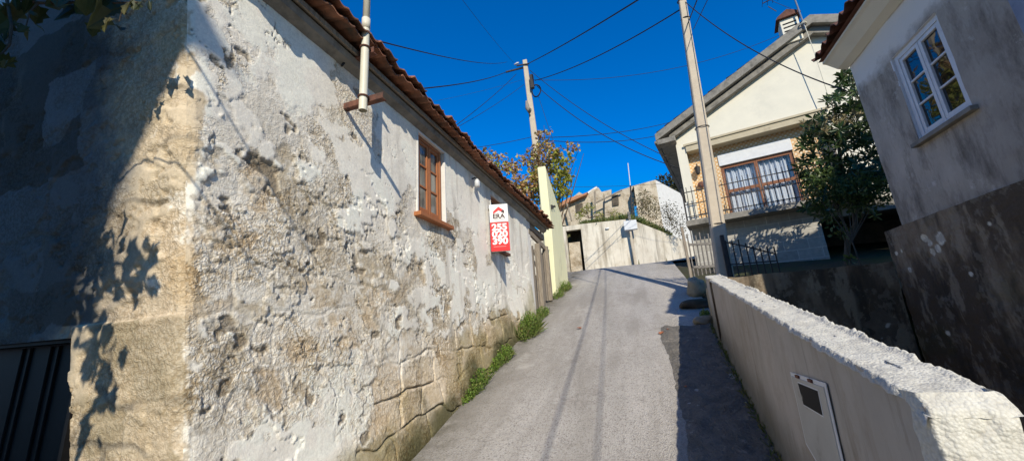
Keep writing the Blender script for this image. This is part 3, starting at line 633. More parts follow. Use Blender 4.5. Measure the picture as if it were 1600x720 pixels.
# ================================================================== POLES
def util_pole(name, label, base, top, w0, w1, slots=True):
    t = thing(name, label, 'utility pole', tuple(base), 0, 'concrete utility poles')
    base = np.asarray(base, float); top = np.asarray(top, float); d = (top - base) / np.linalg.norm(top - base)
    x = arr(1, .1, 0); x -= d * (x @ d); x /= np.linalg.norm(x); y = np.cross(d, x); V = []; F = []; n = 14
    for i in range(n + 1):
        f = i / n; p = base + (top - base) * f; a = (w0 + (w1 - w0) * f) / 2; b2 = a * 0.72; c2 = a * 0.18
        for (sx, sy2) in ((-a + c2, -b2), (a - c2, -b2), (a, -b2 + c2), (a, b2 - c2), (a - c2, b2), (-a + c2, b2), (-a, b2 - c2), (-a, -b2 + c2)): V.append(p + x * sx + y * sy2)
    for i in range(n):
        for q in range(8): F.append((i * 8 + q, i * 8 + (q + 1) % 8, (i + 1) * 8 + (q + 1) % 8, (i + 1) * 8 + q))
    F += [tuple(range(7, -1, -1)), tuple(range(n * 8, n * 8 + 8))]
    mesh_obj('shaft', V, F, M['pole'], t)
    return t, base, top, x, y, d
p1b = arr(1.69, 9.3, 1.95); p1t = arr(2.03, 9.3, 10.35)
pole1, *_ = util_pole('utility_pole', 'pale tapered concrete utility pole rising from the gate behind the low wall', p1b, p1t, 0.32, 0.15)
P1 = arr(2.0, 9.3, 9.55)
m_ = MB()
for z in (8.95, 9.5):
    m_ = MB(); m_.tube([arr(1.98, 9.3, z) + arr(.10 * math.cos(a), .08 * math.sin(a), 0) for a in np.linspace(0, 6.283, 13)], 0.014, 6); m_.build('steel_band', M['iron'], pole1)
m_ = MB(); m_.bar(arr(2.0, 9.25, 9.52), arr(2.2, 9.2, 9.5), 0.03); m_.build('insulator_arm', M['iron'], pole1)
m_ = MB(); m_.tube([arr(2.2, 9.2, 9.42), arr(2.2, 9.2, 9.5), arr(2.2, 9.2, 9.58), arr(2.2, 9.2, 9.62)], [.03, .055, .05, .02], 10); m_.build('insulator', M['porcelain'], pole1, smooth=True)
for z in (3.55, 5.9):
  m_ = MB(); m_.tube([p1b + (p1t - p1b) * ((z - p1b[2]) / (p1t[2] - p1b[2])) + arr(.155 * math.cos(a), .125 * math.sin(a), 0) for a in np.linspace(0, 6.283, 13)], 0.01, 6); m_.build('strap', M['iron'], pole1)

Y2 = 15.0
p2t = ony(820, 95, Y2); p2b = p2t + (ony(840, 250, Y2) - p2t) * 2.6
pole2, *_ = util_pole('utility_pole', 'distant concrete utility pole above the autumn vine with cables fanning out', p2b, p2t, 0.42, 0.20)
def p2(v, du=0, dy=0.0):
    u = 820 + 20 * (v - 95) / 155 + du; return ony(u, v, Y2 + dy)
m_ = MB(); m_.bar(p2(113, -32), p2(104, 4), 0.06); m_.bar(p2(103, -14, -.1), p2(100, 6, -.1), 0.05); m_.build('cross_arm', M['iron'], pole2)
m_ = MB(); a_ = p2(100, -14, -.12); m_.tube([a_ + arr(-.10, 0, -.02), a_ + arr(.06, 0, .02), a_ + arr(.13, 0, .02)], [.03, .045, .02], 8); m_.build('insulator', M['porcelain'], pole2, smooth=True)
m_ = MB(); cc = p2(142, 12, -.1); m_.tube([cc + arr(.20 * math.cos(a), .03 * math.sin(2 * a), .30 * math.sin(a)) for a in np.linspace(0, 12.2, 40)], 0.03, 6); m_.build('cable_coil', M['cable'], pole2)
m_ = MB(); q = p2(128, 7, -.18); m_.obox(q, arr(1, 0, 0), arr(0, 1, 0), arr(0, 0, 1), .08, .08, .35); m_.build('splice_box', M['iron'], pole2, bevel=.02)
m_ = MB(); q = p2(170, -1, -.2); m_.tube([q + arr(-.12, -.1, .35), q + arr(-.1, -.12, .0), q + arr(0, -.15, -.2), q + arr(.05, -.15, -.1)], [.05, .10, .12, .04], 8); m_.build('street_lamp_head', M['concrete_dark'], pole2, smooth=True)

# ================================================================== CABLES
def cable(a, b, sag, label, r=0.012, n=24):
    r = r * .85
    a = np.asarray(a, float); b = np.asarray(b, float)
    pts = [a + (b - a) * t - arr(0, 0, 4 * sag * t * (1 - t)) for t in np.linspace(0, 1, n)]
    m = MB(); m.tube(pts, r, 5); o = m.build('overhead_cable', M['cable'], smooth=True)
    return tag(o, label, 'cable', 'overhead cables strung between the poles and houses')
A = p2(100, 4); 
cable(A, ony(1120, -78, 6.0) , 0.1, 'heavy black cable running from the far pole up to the top edge of the sky', 0.022)
cable(p2(126, 12), arr(2.0, 9.3, 9.3), 0.25, 'black cable sagging between the far pole and the near concrete pole', 0.020)
cable(p2(113, -32), ony(655, 139, 6.0) , 0.12, 'black cable from the far pole crossing above the stone house roof', 0.017)
cable(p2(97, -28), ony(574, 60, 2.7), 0.18, 'twisted service cable from the cream wall pipe to the far pole', 0.010)
cable(p2(116, -16), ony(700, 205, 9), 0.1, 'upper of two slanting cables dropping left behind the stone house roof', 0.013)
cable(p2(132, -6), ony(690, 212, 9), 0.1, 'lower of two slanting cables dropping left behind the stone house roof', 0.010)
cable(p2(98, -18), ony(700, -30, 7), 0.1, 'faint cable climbing from the far pole to the upper left sky', 0.007)
cable(p2(135, 14), ony(1060, 262, 13.6), 0.5, 'lower of two cables falling from the far pole to the cream house eave', 0.018)
cable(p2(110, 6), ony(1048, 248, 13.6), 0.35, 'upper of two cables falling from the far pole to the cream house eave', 0.015)
cable(p2(215, -1), ony(1052, 190, 22), 0.25, 'upper thin cable low over the hilltop ruin right of the far pole', 0.018)
cable(p2(218, 2), ony(1052, 206, 22), 0.35, 'lower thin cable low over the hilltop ruin right of the far pole', 0.018)
cable(p2(214, -4), ony(660, 240, 12), 0.1, 'thin horizontal cable left of the far pole above the vine', 0.014)
cable(p2(125, -8), ony(640, 165, 13), 0.1, 'pale thin cable level with the pole box running left', 0.006)
cable(p2(125, 8), ony(1225, 52, 20), 0.8, 'thin cable from the far pole passing behind the cream house chimney', 0.012)
cable(p2(150, 14), ony(878, 262, 15.6), 0.0, 'thin guy cable dropping from the far pole into the yellow vine', 0.010)
cable(ony(800, 290, 22), ony(1060, 285, 30), 0.2, 'lowest faint cable just over the hilltop ruin roof', 0.014)
cable(arr(2.03, 9.3, 9.5), ony(1322, 142, 6.3), 0.30, 'black cable drooping from the near pole to the grey house eave', 0.012)
cable(arr(2.0, 9.25, 8.75), arr(2.75, -9.0, 4.15), 0.15, 'thick lane cable running overhead back down from the near pole', 0.016)
cable(arr(2.10, 9.25, 8.55), arr(3.30, -9.0, 4.05), 0.15, 'thin lane cable running overhead beside the thick one', 0.010)
cable(ony(1180, -10, 14), ony(1236, 14, 14.2), 0.02, 'short faint cable ending at the roof antenna', 0.008)

# ================================================================== LOW WALL
lw = thing('low_wall', 'low concrete garden wall with ragged pale mortar top on the right of the lane', 'wall', (0.8, 1.6, 0.0))
ya = np.arange(1.58, 7.38, 0.02); 
def lw_x(y): return 0.75 + 0.0514 * (y - 1.58)
def lw_top(y): return 1.305 + 0.166 * (y - 1.58)
LWX = arr(1, -0.0514, 0) / math.hypot(1, .0514)
TH = 0.20
# face (both sides) as grids, top as displaced rough grid
zr = np.linspace(0, 1, 60); Yg, Tg = np.meshgrid(ya, zr, indexing='ij')
zb_ = prof(Yg) - 1.6; zt_ = lw_top(Yg) - 0.012 + 0.012 * fbm(Yg * 12, Yg * 0, 61, 3); Zc = zb_ + (zt_ - zb_) * Tg
Xc = lw_x(Yg) + 0.006 * fbm(Yg * 2.5, Zc * 2.5, 63, 4) - 0.03 * (1 - sst(0, .12, Zc - prof(Yg)))
k = NT('smooth_grey_render'); c = k.mix(k.ramp(k.noise(1.6, 6, 0.65, stretch=(1, 1, 0.7)), [(0.3, 0.0), (0.7, 1.0)]), (0.37, 0.335, 0.29), (0.49, 0.45, 0.395))
c = k.mix(k.ramp(k.noise(3.0, 6, 0.7, stretch=(1, 1.6, 0.5)), [(0.52, 0.0), (0.72, 0.7)]), c, (0.29, 0.24, 0.18)); c = k.mix(k.ramp(k.noise(0.8, 4), [(0.5, 0.0), (0.65, 0.5)]), c, (0.54, 0.49, 0.44)); c = k.mix(k.ramp(k.noise(1.1, 7, 0.8), [(0.52, 0.0), (0.66, 0.55)]), c, (0.33, 0.27, 0.20)); c = k.mix(k.ramp(k.noise(7, 6, 0.8, stretch=(1, 1, .4)), [(0.6, 0.0), (0.72, 0.5)]), c, (0.24, 0.20, 0.155))
sep = k.n('ShaderNodeSeparateXYZ'); k.l(k.co, sep.inputs[0]); fy = k.n('ShaderNodeMath'); fy.operation = 'MULTIPLY_ADD'; fy.inputs[1].default_value = -0.27; k.l(sep.outputs[1], fy.inputs[0]); k.l(sep.outputs[2], fy.inputs[2])
fn = k.n('ShaderNodeMath'); fn.operation = 'MULTIPLY_ADD'; fn.inputs[1].default_value = -0.5; k.l(k.noise(5, 6, .75, stretch=(1, 1, .5)), fn.inputs[0]); k.l(fy.outputs[0], fn.inputs[2])
mr = k.n('ShaderNodeMapRange'); mr.inputs[1].default_value = 0.12; mr.inputs[2].default_value = -0.42; k.l(fn.outputs[0], mr.inputs[0])
c = k.mix(k.ramp(mr.outputs[0], [(0.0, 0.0), (1.0, .85)]), c, (0.10, 0.095, 0.06))
drip = k.ramp(k.noise(9, 5, .7, stretch=(1, 1, .06)), [(.56, 0.0), (.68, .55)]); c = k.mix(drip, c, (.22, .19, .155))
M['render_grey'] = k.fin(c, 0.8, k.bump(k.noise(45, 6, 0.7), 0.3, 0.006), 0, 0.3)
mesh_obj('face', np.stack([Xc, Yg, Zc], -1).reshape(-1, 3), grid_faces(len(ya), 60), M['render_grey'], lw, smooth=True)
mesh_obj('face', np.stack([lw_x(Yg) + TH + 0.012 * fbm(Yg * 5, Zc * 5, 65, 3), Yg, Zc], -1).reshape(-1, 3), grid_faces(len(ya), 60)[:, ::-1], M['concrete_dark'], lw, smooth=True)
k = NT('rough_pale_mortar'); vo = k.n('ShaderNodeTexVoronoi'); vo.inputs['Scale'].default_value = 95; k.l(k.co, vo.inputs['Vector'])
c = k.mix(k.ramp(k.noise(9, 6, 0.7), [(0.3, 0.0), (0.7, 1.0)]), (0.70, 0.665, 0.58), (0.58, 0.545, 0.465)); c = k.mix(k.ramp(vo.outputs['Distance'], [(0.45, 0.0), (0.9, 0.5)]), c, (0.45, 0.41, 0.34)); c = k.mix(k.ramp(k.noise(14, 6, 0.7), [(0.6, 0.0), (0.76, 0.6)]), c, (0.42, 0.37, 0.30)); c = k.mix(k.ramp(k.noise(2.6, 7, 0.75), [(0.50, 0.0), (0.70, 0.55)]), c, (0.40, 0.36, 0.29))
iv = k.n('ShaderNodeMath'); iv.operation = 'SUBTRACT'; iv.inputs[0].default_value = 1; k.l(vo.outputs['Distance'], iv.inputs[1])
M['mortar'] = k.fin(c, 0.95, k.bump(k.noise(40, 6, 0.7), 0.5, 0.01, k.bump(iv.outputs[0], 0.55, 0.006)), 0, 0.15)
# top: cross-section across thickness
ct = np.linspace(-0.03, 1.03, 26); Yt, Ct = np.meshgrid(np.arange(1.562, 7.38, 0.011), ct, indexing='ij')
er = 0.02 * fbm(Yt * 14, Ct * 0, 71, 4) ; el = 0.014 * fbm(Yt * 16, Ct * 0, 73, 4)
f1, f2 = worley(Yt * 26, Ct * 7, 4)
rim = sst(1.62, 1.95, Yt) * sst(0.80, 0.97, Ct) * (0.35 + 0.8 * np.clip(fbm(Yt * 5, Ct * 0.5, 77, 4) + 0.25, 0, 1))
zt = lw_top(Yt) + 0.012 * fbm(Yt * 4, Ct * 1.5, 75, 4) + 0.003 * (0.6 - f1) + .006 * fbm(Yt * 24, Ct * 5, 79, 3) - .035 * (1 - sst(1.57, 1.66, Yt)) + 0.030 * rim * (0.7 + .7 * (0.6 - f1))
edge_ = np.minimum(Ct + 0.03, 1.03 - Ct); zt = zt - 0.030 * (1 - sst(0, 0.04, edge_ + .02 * fbm(Yt * 20, Ct * 0, 87, 3)))
Xt = lw_x(Yt) - 0.004 + (TH + 0.02) * Ct + er * (Ct > 0.5) + el * (Ct <= 0.5)
mesh_obj('mortar_top', np.stack([Xt, Yt, zt], -1).reshape(-1, 3), grid_faces(Yt.shape[0], 26), M['mortar'], lw, smooth=True)
# near end face
cx = np.linspace(-0.02, 1.04, 40); zz = np.linspace(-1.3, 1.33, 180); Cx, Zx = np.meshgrid(cx, zz, indexing='ij')
f1, f2 = worley(Cx * 10, Zx * 44, 8)
dd = 0.003 * (0.6 - f1) + .006 * fbm(Cx * 6, Zx * 28, 85, 3) + 0.03 * fbm(Cx * 2, Zx * 6, 81, 4) - 0.07 * (1 - sst(0, 0.07, np.minimum(Cx + .02, 1.04 - Cx))) - 0.05 * sst(1.28, 1.33, Zx)
mesh_obj('mortar_end', np.stack([0.742 + Cx * (TH + .012) + 0.01 * fbm(Zx * 9, Cx * 0, 83, 3), 1.56 - dd, Zx], -1).reshape(-1, 3), grid_faces(40, 180), M['mortar'], lw, smooth=True)
m_ = MB(); m_.box((1.05, 7.36, 0.8), (1.25, 7.40, 2.22)); m_.build('far_end', M['mortar'], lw, bevel=.01)
# meter cabinet door
mc = thing('meter_cabinet', 'dented white meter cabinet cover with a small dark window set in the low wall', 'meter cabinet', (0.8, 2.7, 1.0))
def lp(y, z, o=0.0): return arr(lw_x(y) - 0.004 - o, y, z)
def patch(m, pts, o, th):
    P_ = [lp(y, z, o) for y, z in pts]; m.prism(P_, arr(-th, 0, 0))
m_ = MB(); patch(m_, [(3.05, 0.80), (3.035, 1.222), (2.40, 1.245), (2.44, 0.72), (2.75, 0.68)], 0.0, 0.006); fr_ = m_.build('surround', M['white_paint'], mc, bevel=.004)
M['meter_lid'] = mottled('dirty_white_lid', (0.50, 0.485, 0.44), (0.42, 0.405, 0.365), 4, (0.28, 0.25, 0.20), 7, (0.6, 0.75), rough=0.5, bump=0.15, bscale=20)
m_ = MB(); patch(m_, [(3.02, 0.815), (3.01, 1.20), (2.43, 1.222), (2.46, 0.75), (2.74, 0.71)], 0.004, 0.006); m_.build('lid', M['meter_lid'], mc, bevel=.004)
m_ = MB(); patch(m_, [(2.87, 1.055), (2.885, 1.185), (2.52, 1.195), (2.535, 1.06)], 0.0085, 0.003); m_.build('window_frame', M['white_paint'], mc)
k = NT('dusty_dark_pane'); c = k.mix(k.ramp(k.noise(4, 3), [(0.60, 0.0), (0.66, 1.0)]), (0.012, 0.012, 0.014), (0.34, 0.31, 0.26)); M['dusty'] = k.fin(c, 0.6, None, 0, .1)  # pale light on the dark pane is put into the colour
m_ = MB(); patch(m_, [(2.86, 1.062), (2.875, 1.178), (2.53, 1.188), (2.545, 1.068)], 0.0122, 0.001); m_.build('pane', M['dusty'], mc)
m_ = MB()
for y, z in ((2.62, 1.226), (2.86, 1.216)):
    m_ = MB(); m_.box(tuple(lp(y - .025, z - .008, .016)), tuple(lp(y + .025, z + .008, .004))); m_.build('hinge', M['rust'], mc)

# ================================================================== DARK PLINTH, LOWER WALL, GREY HOUSE
k = NT('mossy_black_concrete'); c = k.mix(k.ramp(k.noise(1.4, 7, 0.7), [(0.32, 0.0), (0.66, 1.0)]), (0.050, 0.042, 0.033), (0.15, 0.122, 0.09))
c = k.mix(k.ramp(k.noise(4.5, 7, 0.75), [(0.55, 0.0), (0.74, 0.8)]), c, (0.20, 0.165, 0.12)); c = k.mix(k.ramp(k.noise(2.2, 3), [(0.74, 0.0), (0.77, 0.9)]), c, (0.50, 0.48, 0.42)); c = k.mix(k.ramp(k.noise(9, 2), [(0.73, 0.0), (0.76, 0.7)]), c, (0.40, 0.39, 0.35))
M['plinth'] = k.fin(c, 0.9, k.bump(k.noise(22, 7, 0.7), 0.7, 0.03), 0, 0.2)
pl = thing('plinth_wall', 'dark mossy concrete retaining wall under the grey house with pale lichen spots', 'wall', (3.3, 4, 0))
yg, zg = np.meshgrid(np.linspace(2.0, 6.63, 420), np.linspace(-1.2, 2.575, 300), indexing='ij')
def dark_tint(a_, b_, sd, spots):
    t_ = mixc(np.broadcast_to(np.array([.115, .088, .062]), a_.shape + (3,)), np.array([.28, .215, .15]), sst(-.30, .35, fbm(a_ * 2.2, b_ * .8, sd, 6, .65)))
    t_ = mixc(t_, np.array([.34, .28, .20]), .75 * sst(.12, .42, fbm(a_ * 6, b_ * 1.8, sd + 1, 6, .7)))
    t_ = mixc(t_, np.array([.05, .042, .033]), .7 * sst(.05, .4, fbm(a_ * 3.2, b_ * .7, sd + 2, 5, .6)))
    t_ = mixc(t_, np.array([.06, .07, .03]), .5 * sst(.1, .4, fbm(a_ * .9, b_ * .9, sd + 3, 4)))
    wob = .35 * fbm(a_ * 18, b_ * 18, sd + 4, 4)
    for (c1_, c2_, r_) in spots: t_ = mixc(t_, np.array([.80, .76, .64]), .95 * (1 - sst(.75, 1.0, np.hypot(a_ - c1_, b_ - c2_) / r_ + wob)))
    t_ = mixc(t_, np.array([.30, .26, .20]), .45 * sst(.28, .36, fbm(a_ * 9, b_ * 7, sd + 6, 5, .7)))
    return t_
sp__ = [onx(u, v, 3.285)[1:].tolist() + [r_ * 2.0] for u, v, r_ in ((1443, 372, .030), (1452, 380, .026), (1470, 373, .042), (1466, 388, .028), (1456, 394, .030), (1400, 396, .018), (1421, 421, .022), (1408, 392, .014), (1520, 428, .014), (1480, 520, .016), (1545, 350, .014))]
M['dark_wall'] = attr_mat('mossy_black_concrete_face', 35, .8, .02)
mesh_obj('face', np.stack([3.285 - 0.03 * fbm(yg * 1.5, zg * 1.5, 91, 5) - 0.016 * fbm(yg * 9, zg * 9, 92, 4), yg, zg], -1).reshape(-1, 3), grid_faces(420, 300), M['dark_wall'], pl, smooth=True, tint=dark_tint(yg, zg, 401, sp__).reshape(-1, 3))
m_ = MB(); m_.prism([(3.31, 2.0, -1), (3.31, 2.0, 2.56), (3.31, 6.62, 2.56), (3.31, 6.62, -1)], (0.35, 0, 0)); m_.build('core', M['plinth'], pl)
for (u, v, r_) in ((1443, 372, .035), (1470, 374, .045), (1458, 388, .03), (1400, 395, .02), (1421, 420, .018), (1446, 392, .022)): pass
dl = thing('yard_wall', 'low blackened wall crossing behind the low pale-topped wall toward the dark plinth', 'wall', (2.3, 6.65, 1.2))
xg, zg = np.meshgrid(np.linspace(0.98, 3.27, 240), np.linspace(-0.9, 2.15, 240), indexing='ij')
mesh_obj('face', np.stack([xg, 6.62 - 0.03 * fbm(xg * 1.5, zg * 1.5, 95, 5), zg + 0.02 * fbm(xg * 4, zg * 0, 96, 3) * sst(1.9, 2.1, zg)], -1).reshape(-1, 3), grid_faces(240, 240), M['dark_wall'], dl, smooth=True, tint=.8 * dark_tint(xg, zg, 431, []).reshape(-1, 3))
m_ = MB(); m_.box((1.27, 6.64, -0.9), (3.27, 6.82, 2.135)); m_.build('core', M['plinth'], dl, bevel=.02)
# debris sticks standing against the wall top
gh = thing('grey_house', 'small stained grey rendered house with white six-pane window above the dark plinth', 'house', (3.33, 4.6, 2.5))
k = NT('stained_grey_render')
c = k.mix(k.ramp(k.noise(1.2, 7, 0.7, stretch=(1, 1, 0.8)), [(0.3, 0.0), (0.68, 1.0)]), (0.30, 0.262, 0.215), (0.52, 0.46, 0.385))
c = k.mix(k.ramp(k.noise(2.6, 7, 0.75, stretch=(1, 1.5, 0.5)), [(0.48, 0.0), (0.68, 0.85)]), c, (0.13, 0.11, 0.088)); c = k.mix(k.ramp(k.noise(3.5, 6, 0.75), [(0.60, 0.0), (0.70, 0.6)]), c, (0.68, 0.63, 0.57)); c = k.mix(k.ramp(k.noise(9, 7, 0.8, stretch=(1, 1, .35)), [(0.56, 0.0), (0.70, 0.55)]), c, (0.20, 0.175, 0.15))
sep = k.n('ShaderNodeSeparateXYZ'); k.l(k.co, sep.inputs[0]); ad = k.n('ShaderNodeMath'); ad.operation = 'ADD'; k.l(sep.outputs[2], ad.inputs[0])
ml = k.n('ShaderNodeMath'); ml.operation = 'MULTIPLY'; ml.inputs[1].default_value = 0.6; k.l(k.noise(2.5, 5, 0.7), ml.inputs[0]); k.l(ml.outputs[0], ad.inputs[1])
c = k.mix(k.ramp(ad.outputs[0], [(0.0, 0.0), (1.0, 0.0)]), c, c)
mr = k.n('ShaderNodeMapRange'); mr.inputs[1].default_value = 2.30; mr.inputs[2].default_value = 2.50; k.l(ad.outputs[0], mr.inputs[0]); c = k.mix(mr.outputs[0], c, (0.74, 0.70, 0.64))
M['grey_render'] = k.fin(c, 0.85, k.bump(k.noise(30, 7, 0.7), 0.45, 0.012), 0, 0.25)
GX = 3.33; wy0, wy1, wz0, wz1 = 4.71, 5.52, 3.43, 4.56; dy0, dy1, dz1 = 3.42, 3.98, 4.75
m_ = MB(); x0, x1 = GX, GX + 0.25
for lo, hi in (((wy1, 2.5), (6.30, 5.1)), ((wy0, 2.5), (wy1, wz0)), ((wy0, wz1), (wy1, 5.1)), ((dy1, 2.5), (wy0, 5.1)), ((dy0, dz1), (dy1, 5.1)), ((2.95, 2.5), (dy0, 5.1))): pass
# one sheet with holes
ys_ = np.unique(np.concatenate([np.linspace(3.28, 6.30, 90), [wy0, wy1, dy0, dy1]])); zs_ = np.unique(np.concatenate([np.linspace(2.5, 5.1, 70), [wz0, wz1, dz1]]))
Yw, Zw = np.meshgrid(ys_, zs_, indexing='ij'); Xw = GX - 0.012 * fbm(Yw * 2, Zw * 2, 101, 4) - 0.003 * fbm(Yw * 14, Zw * 14, 103, 3)
yc_ = (ys_[1:] + ys_[:-1]) / 2; zc_ = (zs_[1:] + zs_[:-1]) / 2
kp = ~(((yc_ > wy0) & (yc_ < wy1))[:, None] & ((zc_ > wz0) & (zc_ < wz1))[None, :]) & ~(((yc_ > dy0) & (yc_ < dy1))[:, None] & (zc_ < dz1)[None, :])
mesh_obj('wall', np.stack([Xw, Yw, Zw], -1).reshape(-1, 3), grid_faces(len(ys_), len(zs_), kp), M['grey_render'], gh, smooth=True)
m_ = MB(); m_.box((3.34, 6.12, 2.5), (7.3, 6.30, 5.1)); m_.box((3.36, 3.28, 2.5), (7.3, 3.38, 5.1)); m_.box((7.1, 3.40, 2.5), (7.3, 6.1, 5.1)); m_.build('side_wall', M['grey_render'], gh)
m_ = MB()
m_.box((GX + .005, wy0 - .02, wz0), (GX + .24, wy0 + .002, wz1)); m_.box((GX + .005, wy1 - .002, wz0), (GX + .24, wy1 + .02, wz1)); m_.box((GX + .005, wy0, wz1 - .002), (GX + .24, wy1, wz1 + .02)); m_.box((GX + .02, wy0, wz0 - .02), (GX + .24, wy1, wz0 + .002))
k = NT('reflective_old_glass'); k.fin((0.012, 0.013, 0.012), 0.02, k.bump(k.noise(2.5, 2), 0.12, 0.03), 0, 1.0); M['glass_dark'] = k.m
gw = casement('window', gh, (GX + 0.03, wy1 - .003, wz0 + .003), (0, -1, 0), (0, 0, 1), (-1, 0, 0), wy1 - wy0 - .006, wz1 - wz0 - .006, 2, 3, (M['white_paint'], M['white_paint']), fw=0.06, sw=0.045, bar=0.022, depth=0.07, glassmat=M['glass_dark'])
m_.build('reveal', M['white_paint'], gw)
m_ = MB(); m_.box((GX - .07, wy0 - .06, wz0 - .055), (GX + .05, wy1 + .05, wz0 - .004)); m_.build('sill', M['concrete_dark'], gw, bevel=.006)
m_ = MB(); m_.box((GX + .12, dy0 + .1, 2.55), (GX + .16, dy1 - .11, dz1 - .1)); dd_ = m_.build('door', M['red_door'], gh)
m_ = MB(); m_.box((GX - .02, dy1 - .11, 2.55), (GX + .17, dy1 + .03, dz1 + .03)); m_.box((GX - .02, dy0 - .03, 2.55), (GX + .17, dy0 + .10, dz1 + .03)); m_.box((GX - .02, dy0 + .10, dz1 - .1), (GX + .17, dy1 - .11, dz1 + .03)); m_.build('door_frame', M['blue_frame'], dd_, bevel=.006)
m_ = MB(); m_.prism([(GX - .01, 3.24, 5.0), (GX - .12, 3.24, 5.04), (GX - .24, 3.24, 5.15), (GX - .28, 3.24, 5.17), (GX - .28, 3.24, 5.20), (GX + .1, 3.24, 5.22)], (0, 3.12, 0)); m_.build('cornice', M['cream'], gh)
V_, F_ = barrel(3.24, 6.42, GX - 0.38, 5.27, R(22), 2.8, side=1, seed=8, pitch=0.2, amp=0.04); r2 = mesh_obj('roof', V_, F_, M['tile_dark'], gh, fix=False)
V_, F_ = barrel(3.24, 6.42, GX + 4.4, 5.27, R(22), 2.4, side=-1, seed=9, pitch=0.2, amp=0.04); mesh_obj('back_slope', V_, F_, M['tile_dark'], r2, fix=False)
m_ = MB(); m_.prism([(GX - .33, 3.26, 5.215), (GX + 2.1, 3.26, 6.2), (GX + 4.3, 3.26, 5.22)], (0, 3.10, 0)); m_.build('roof_core', M['tile_dark'], r2)

# ================================================================== CREAM HOUSE (facade frame: x along wall to the right, -y outward, z up)
FD = arr(0.98, -0.199, 0); F0 = arr(1.954, 14.5, 0)
ch = thing('cream_house', 'two storey cream gabled house with balcony and stone block ground floor', 'house', tuple(F0), math.atan2(FD[1], FD[0]))
Lc = dict(parent=ch, local=True)
def FB(lo, hi): m = MB(); m.box(lo, hi); return m      # local box
# gable and side walls
m_ = MB(); m_.prism([(-.05, 0, 7.72), (9.3, 0, 7.72), (9.3, 0, 8.05), (4.6, 0, 10.42), (-.05, 0, 8.05)], (0, .36, 0)); m_.build('gable', M['cream'], bevel=0, **Lc)
m_ = MB(); m_.box((-.05, .0, 4.83), (.26, .40, 7.72)); m_.box((4.36, .0, 4.83), (4.7, .40, 7.72)); m_.box((-.05, .42, 2.2), (.15, 8.5, 8.0)); m_.box((4.7, 0.0, 4.6), (9.3, .36, 7.72)); m_.box((9.1, .38, 2.2), (9.3, 8.5, 8.0)); m_.build('wall', M['cream'], **Lc)
m_ = MB(); m_.box((.262, -.06, 7.44), (4.36, .34, 7.70)); m_.box((.20, -.10, 7.66), (4.5, -.062, 7.74)); m_.build('canopy', M['canopy'], bevel=.01, **Lc)
k = NT('patterned_facade_tile')
def cell(sc, off):
    mp = k.n('ShaderNodeMapping'); mp.inputs['Scale'].default_value = (sc, 0.0, sc); mp.inputs['Location'].default_value = off; k.l(k.co, mp.inputs[0])
    v = k.n('ShaderNodeTexVoronoi'); v.inputs['Scale'].default_value = 1; v.inputs['Randomness'].default_value = 0; k.l(mp.outputs[0], v.inputs['Vector']); return v.outputs['Distance']
d1 = k.ramp(cell(7.0, (0, 0, 0)), [(0.20, 1.0), (0.27, 0.0)]); d2 = k.ramp(cell(7.0, (.5, 0, .5)), [(0.20, 1.0), (0.27, 0.0)])
c = k.mix(k.noise(2, 4), (0.58, 0.33, 0.13), (0.68, 0.42, 0.19)); c = k.mix(d1, c, (0.76, 0.64, 0.46)); c = k.mix(d2, c, (0.70, 0.54, 0.34)); M['tilework'] = k.fin(c, 0.35, None, 0, 0.5)
WX0, WX1, WZ0, WZ1 = 1.22, 3.36, 4.84, 7.16
m_ = MB(); m_.quad((.26, .36, 4.8), (WX0, .36, 4.8), (WX0, .36, 7.5), (.26, .36, 7.5)); m_.quad((WX1, .36, 4.8), (4.36, .36, 4.8), (4.36, .36, 7.5), (WX1, .36, 7.5)); m_.quad((WX0, .36, WZ1), (WX1, .36, WZ1), (WX1, .36, 7.5), (WX0, .36, 7.5)); m_.build('tiled_wall', M['tilework'], **Lc)
wf = casement('balcony_window', ch, (WX0, .40, WZ0), (1, 0, 0), (0, 0, 1), (0, -1, 0), WX1 - WX0, 6.74 - WZ0, 2, 2, (M['brown_wood2'], M['brown_wood2']), fw=.05, sw=.05, bar=.11, depth=.06, local=True, glassmat=None)
# see-through panes with curtains behind
k = NT('clear_pane'); g_ = k.n('ShaderNodeBsdfGlossy'); g_.inputs['Roughness'].default_value = 0.02; tr = k.n('ShaderNodeBsdfTransparent'); tr.inputs[0].default_value = (.86, .88, .9, 1); ms = k.n('ShaderNodeMixShader'); fz = k.n('ShaderNodeFresnel'); fz.inputs[0].default_value = 1.5
mn = k.n('ShaderNodeMath'); mn.operation = 'MINIMUM'; mn.inputs[1].default_value = .10; k.l(fz.outputs[0], mn.inputs[0]); k.l(mn.outputs[0], ms.inputs[0]); k.l(tr.outputs[0], ms.inputs[1]); k.l(g_.outputs[0], ms.inputs[2]); k.l(ms.outputs[0], k.out.inputs[0]); M['clear'] = k.m
for o in wf.children:
    if o.name.startswith('pane'): o.data.materials[0] = M['clear']
nx_ = 160; xs_ = np.linspace(WX0 + .05, WX1 - .05, nx_); 
fold = 0.035 * np.sin(xs_ * 34 + 2 * np.sin(xs_ * 5)) + .02 * np.sin(xs_ * 81)
for (z0, z1, sc) in ((5.74, 6.74, 1), (4.86, 5.86, .8)):
    zz = np.linspace(z0, z1, 6); Xq, Zq = np.meshgrid(xs_, zz, indexing='ij'); hem = (Zq - z1) / (z0 - z1)
    Zq2 = Zq + hem * 0.13 * np.abs(np.sin(xs_ * 4.4))[:, None] * (1 if z0 > 5.5 else .2)
    mesh_obj('curtain', np.stack([Xq, .56 + fold[:, None] * sc + 0 * Zq, Zq2], -1).reshape(-1, 3), grid_faces(nx_, 6), M['curtain'], wf, local=True, smooth=True)
FB((WX0 - .02, .33, 6.745), (WX1 + .02, .46, WZ1 + .01)).build('shutter_box', M['white_paint'], wf, True, bevel=.01)
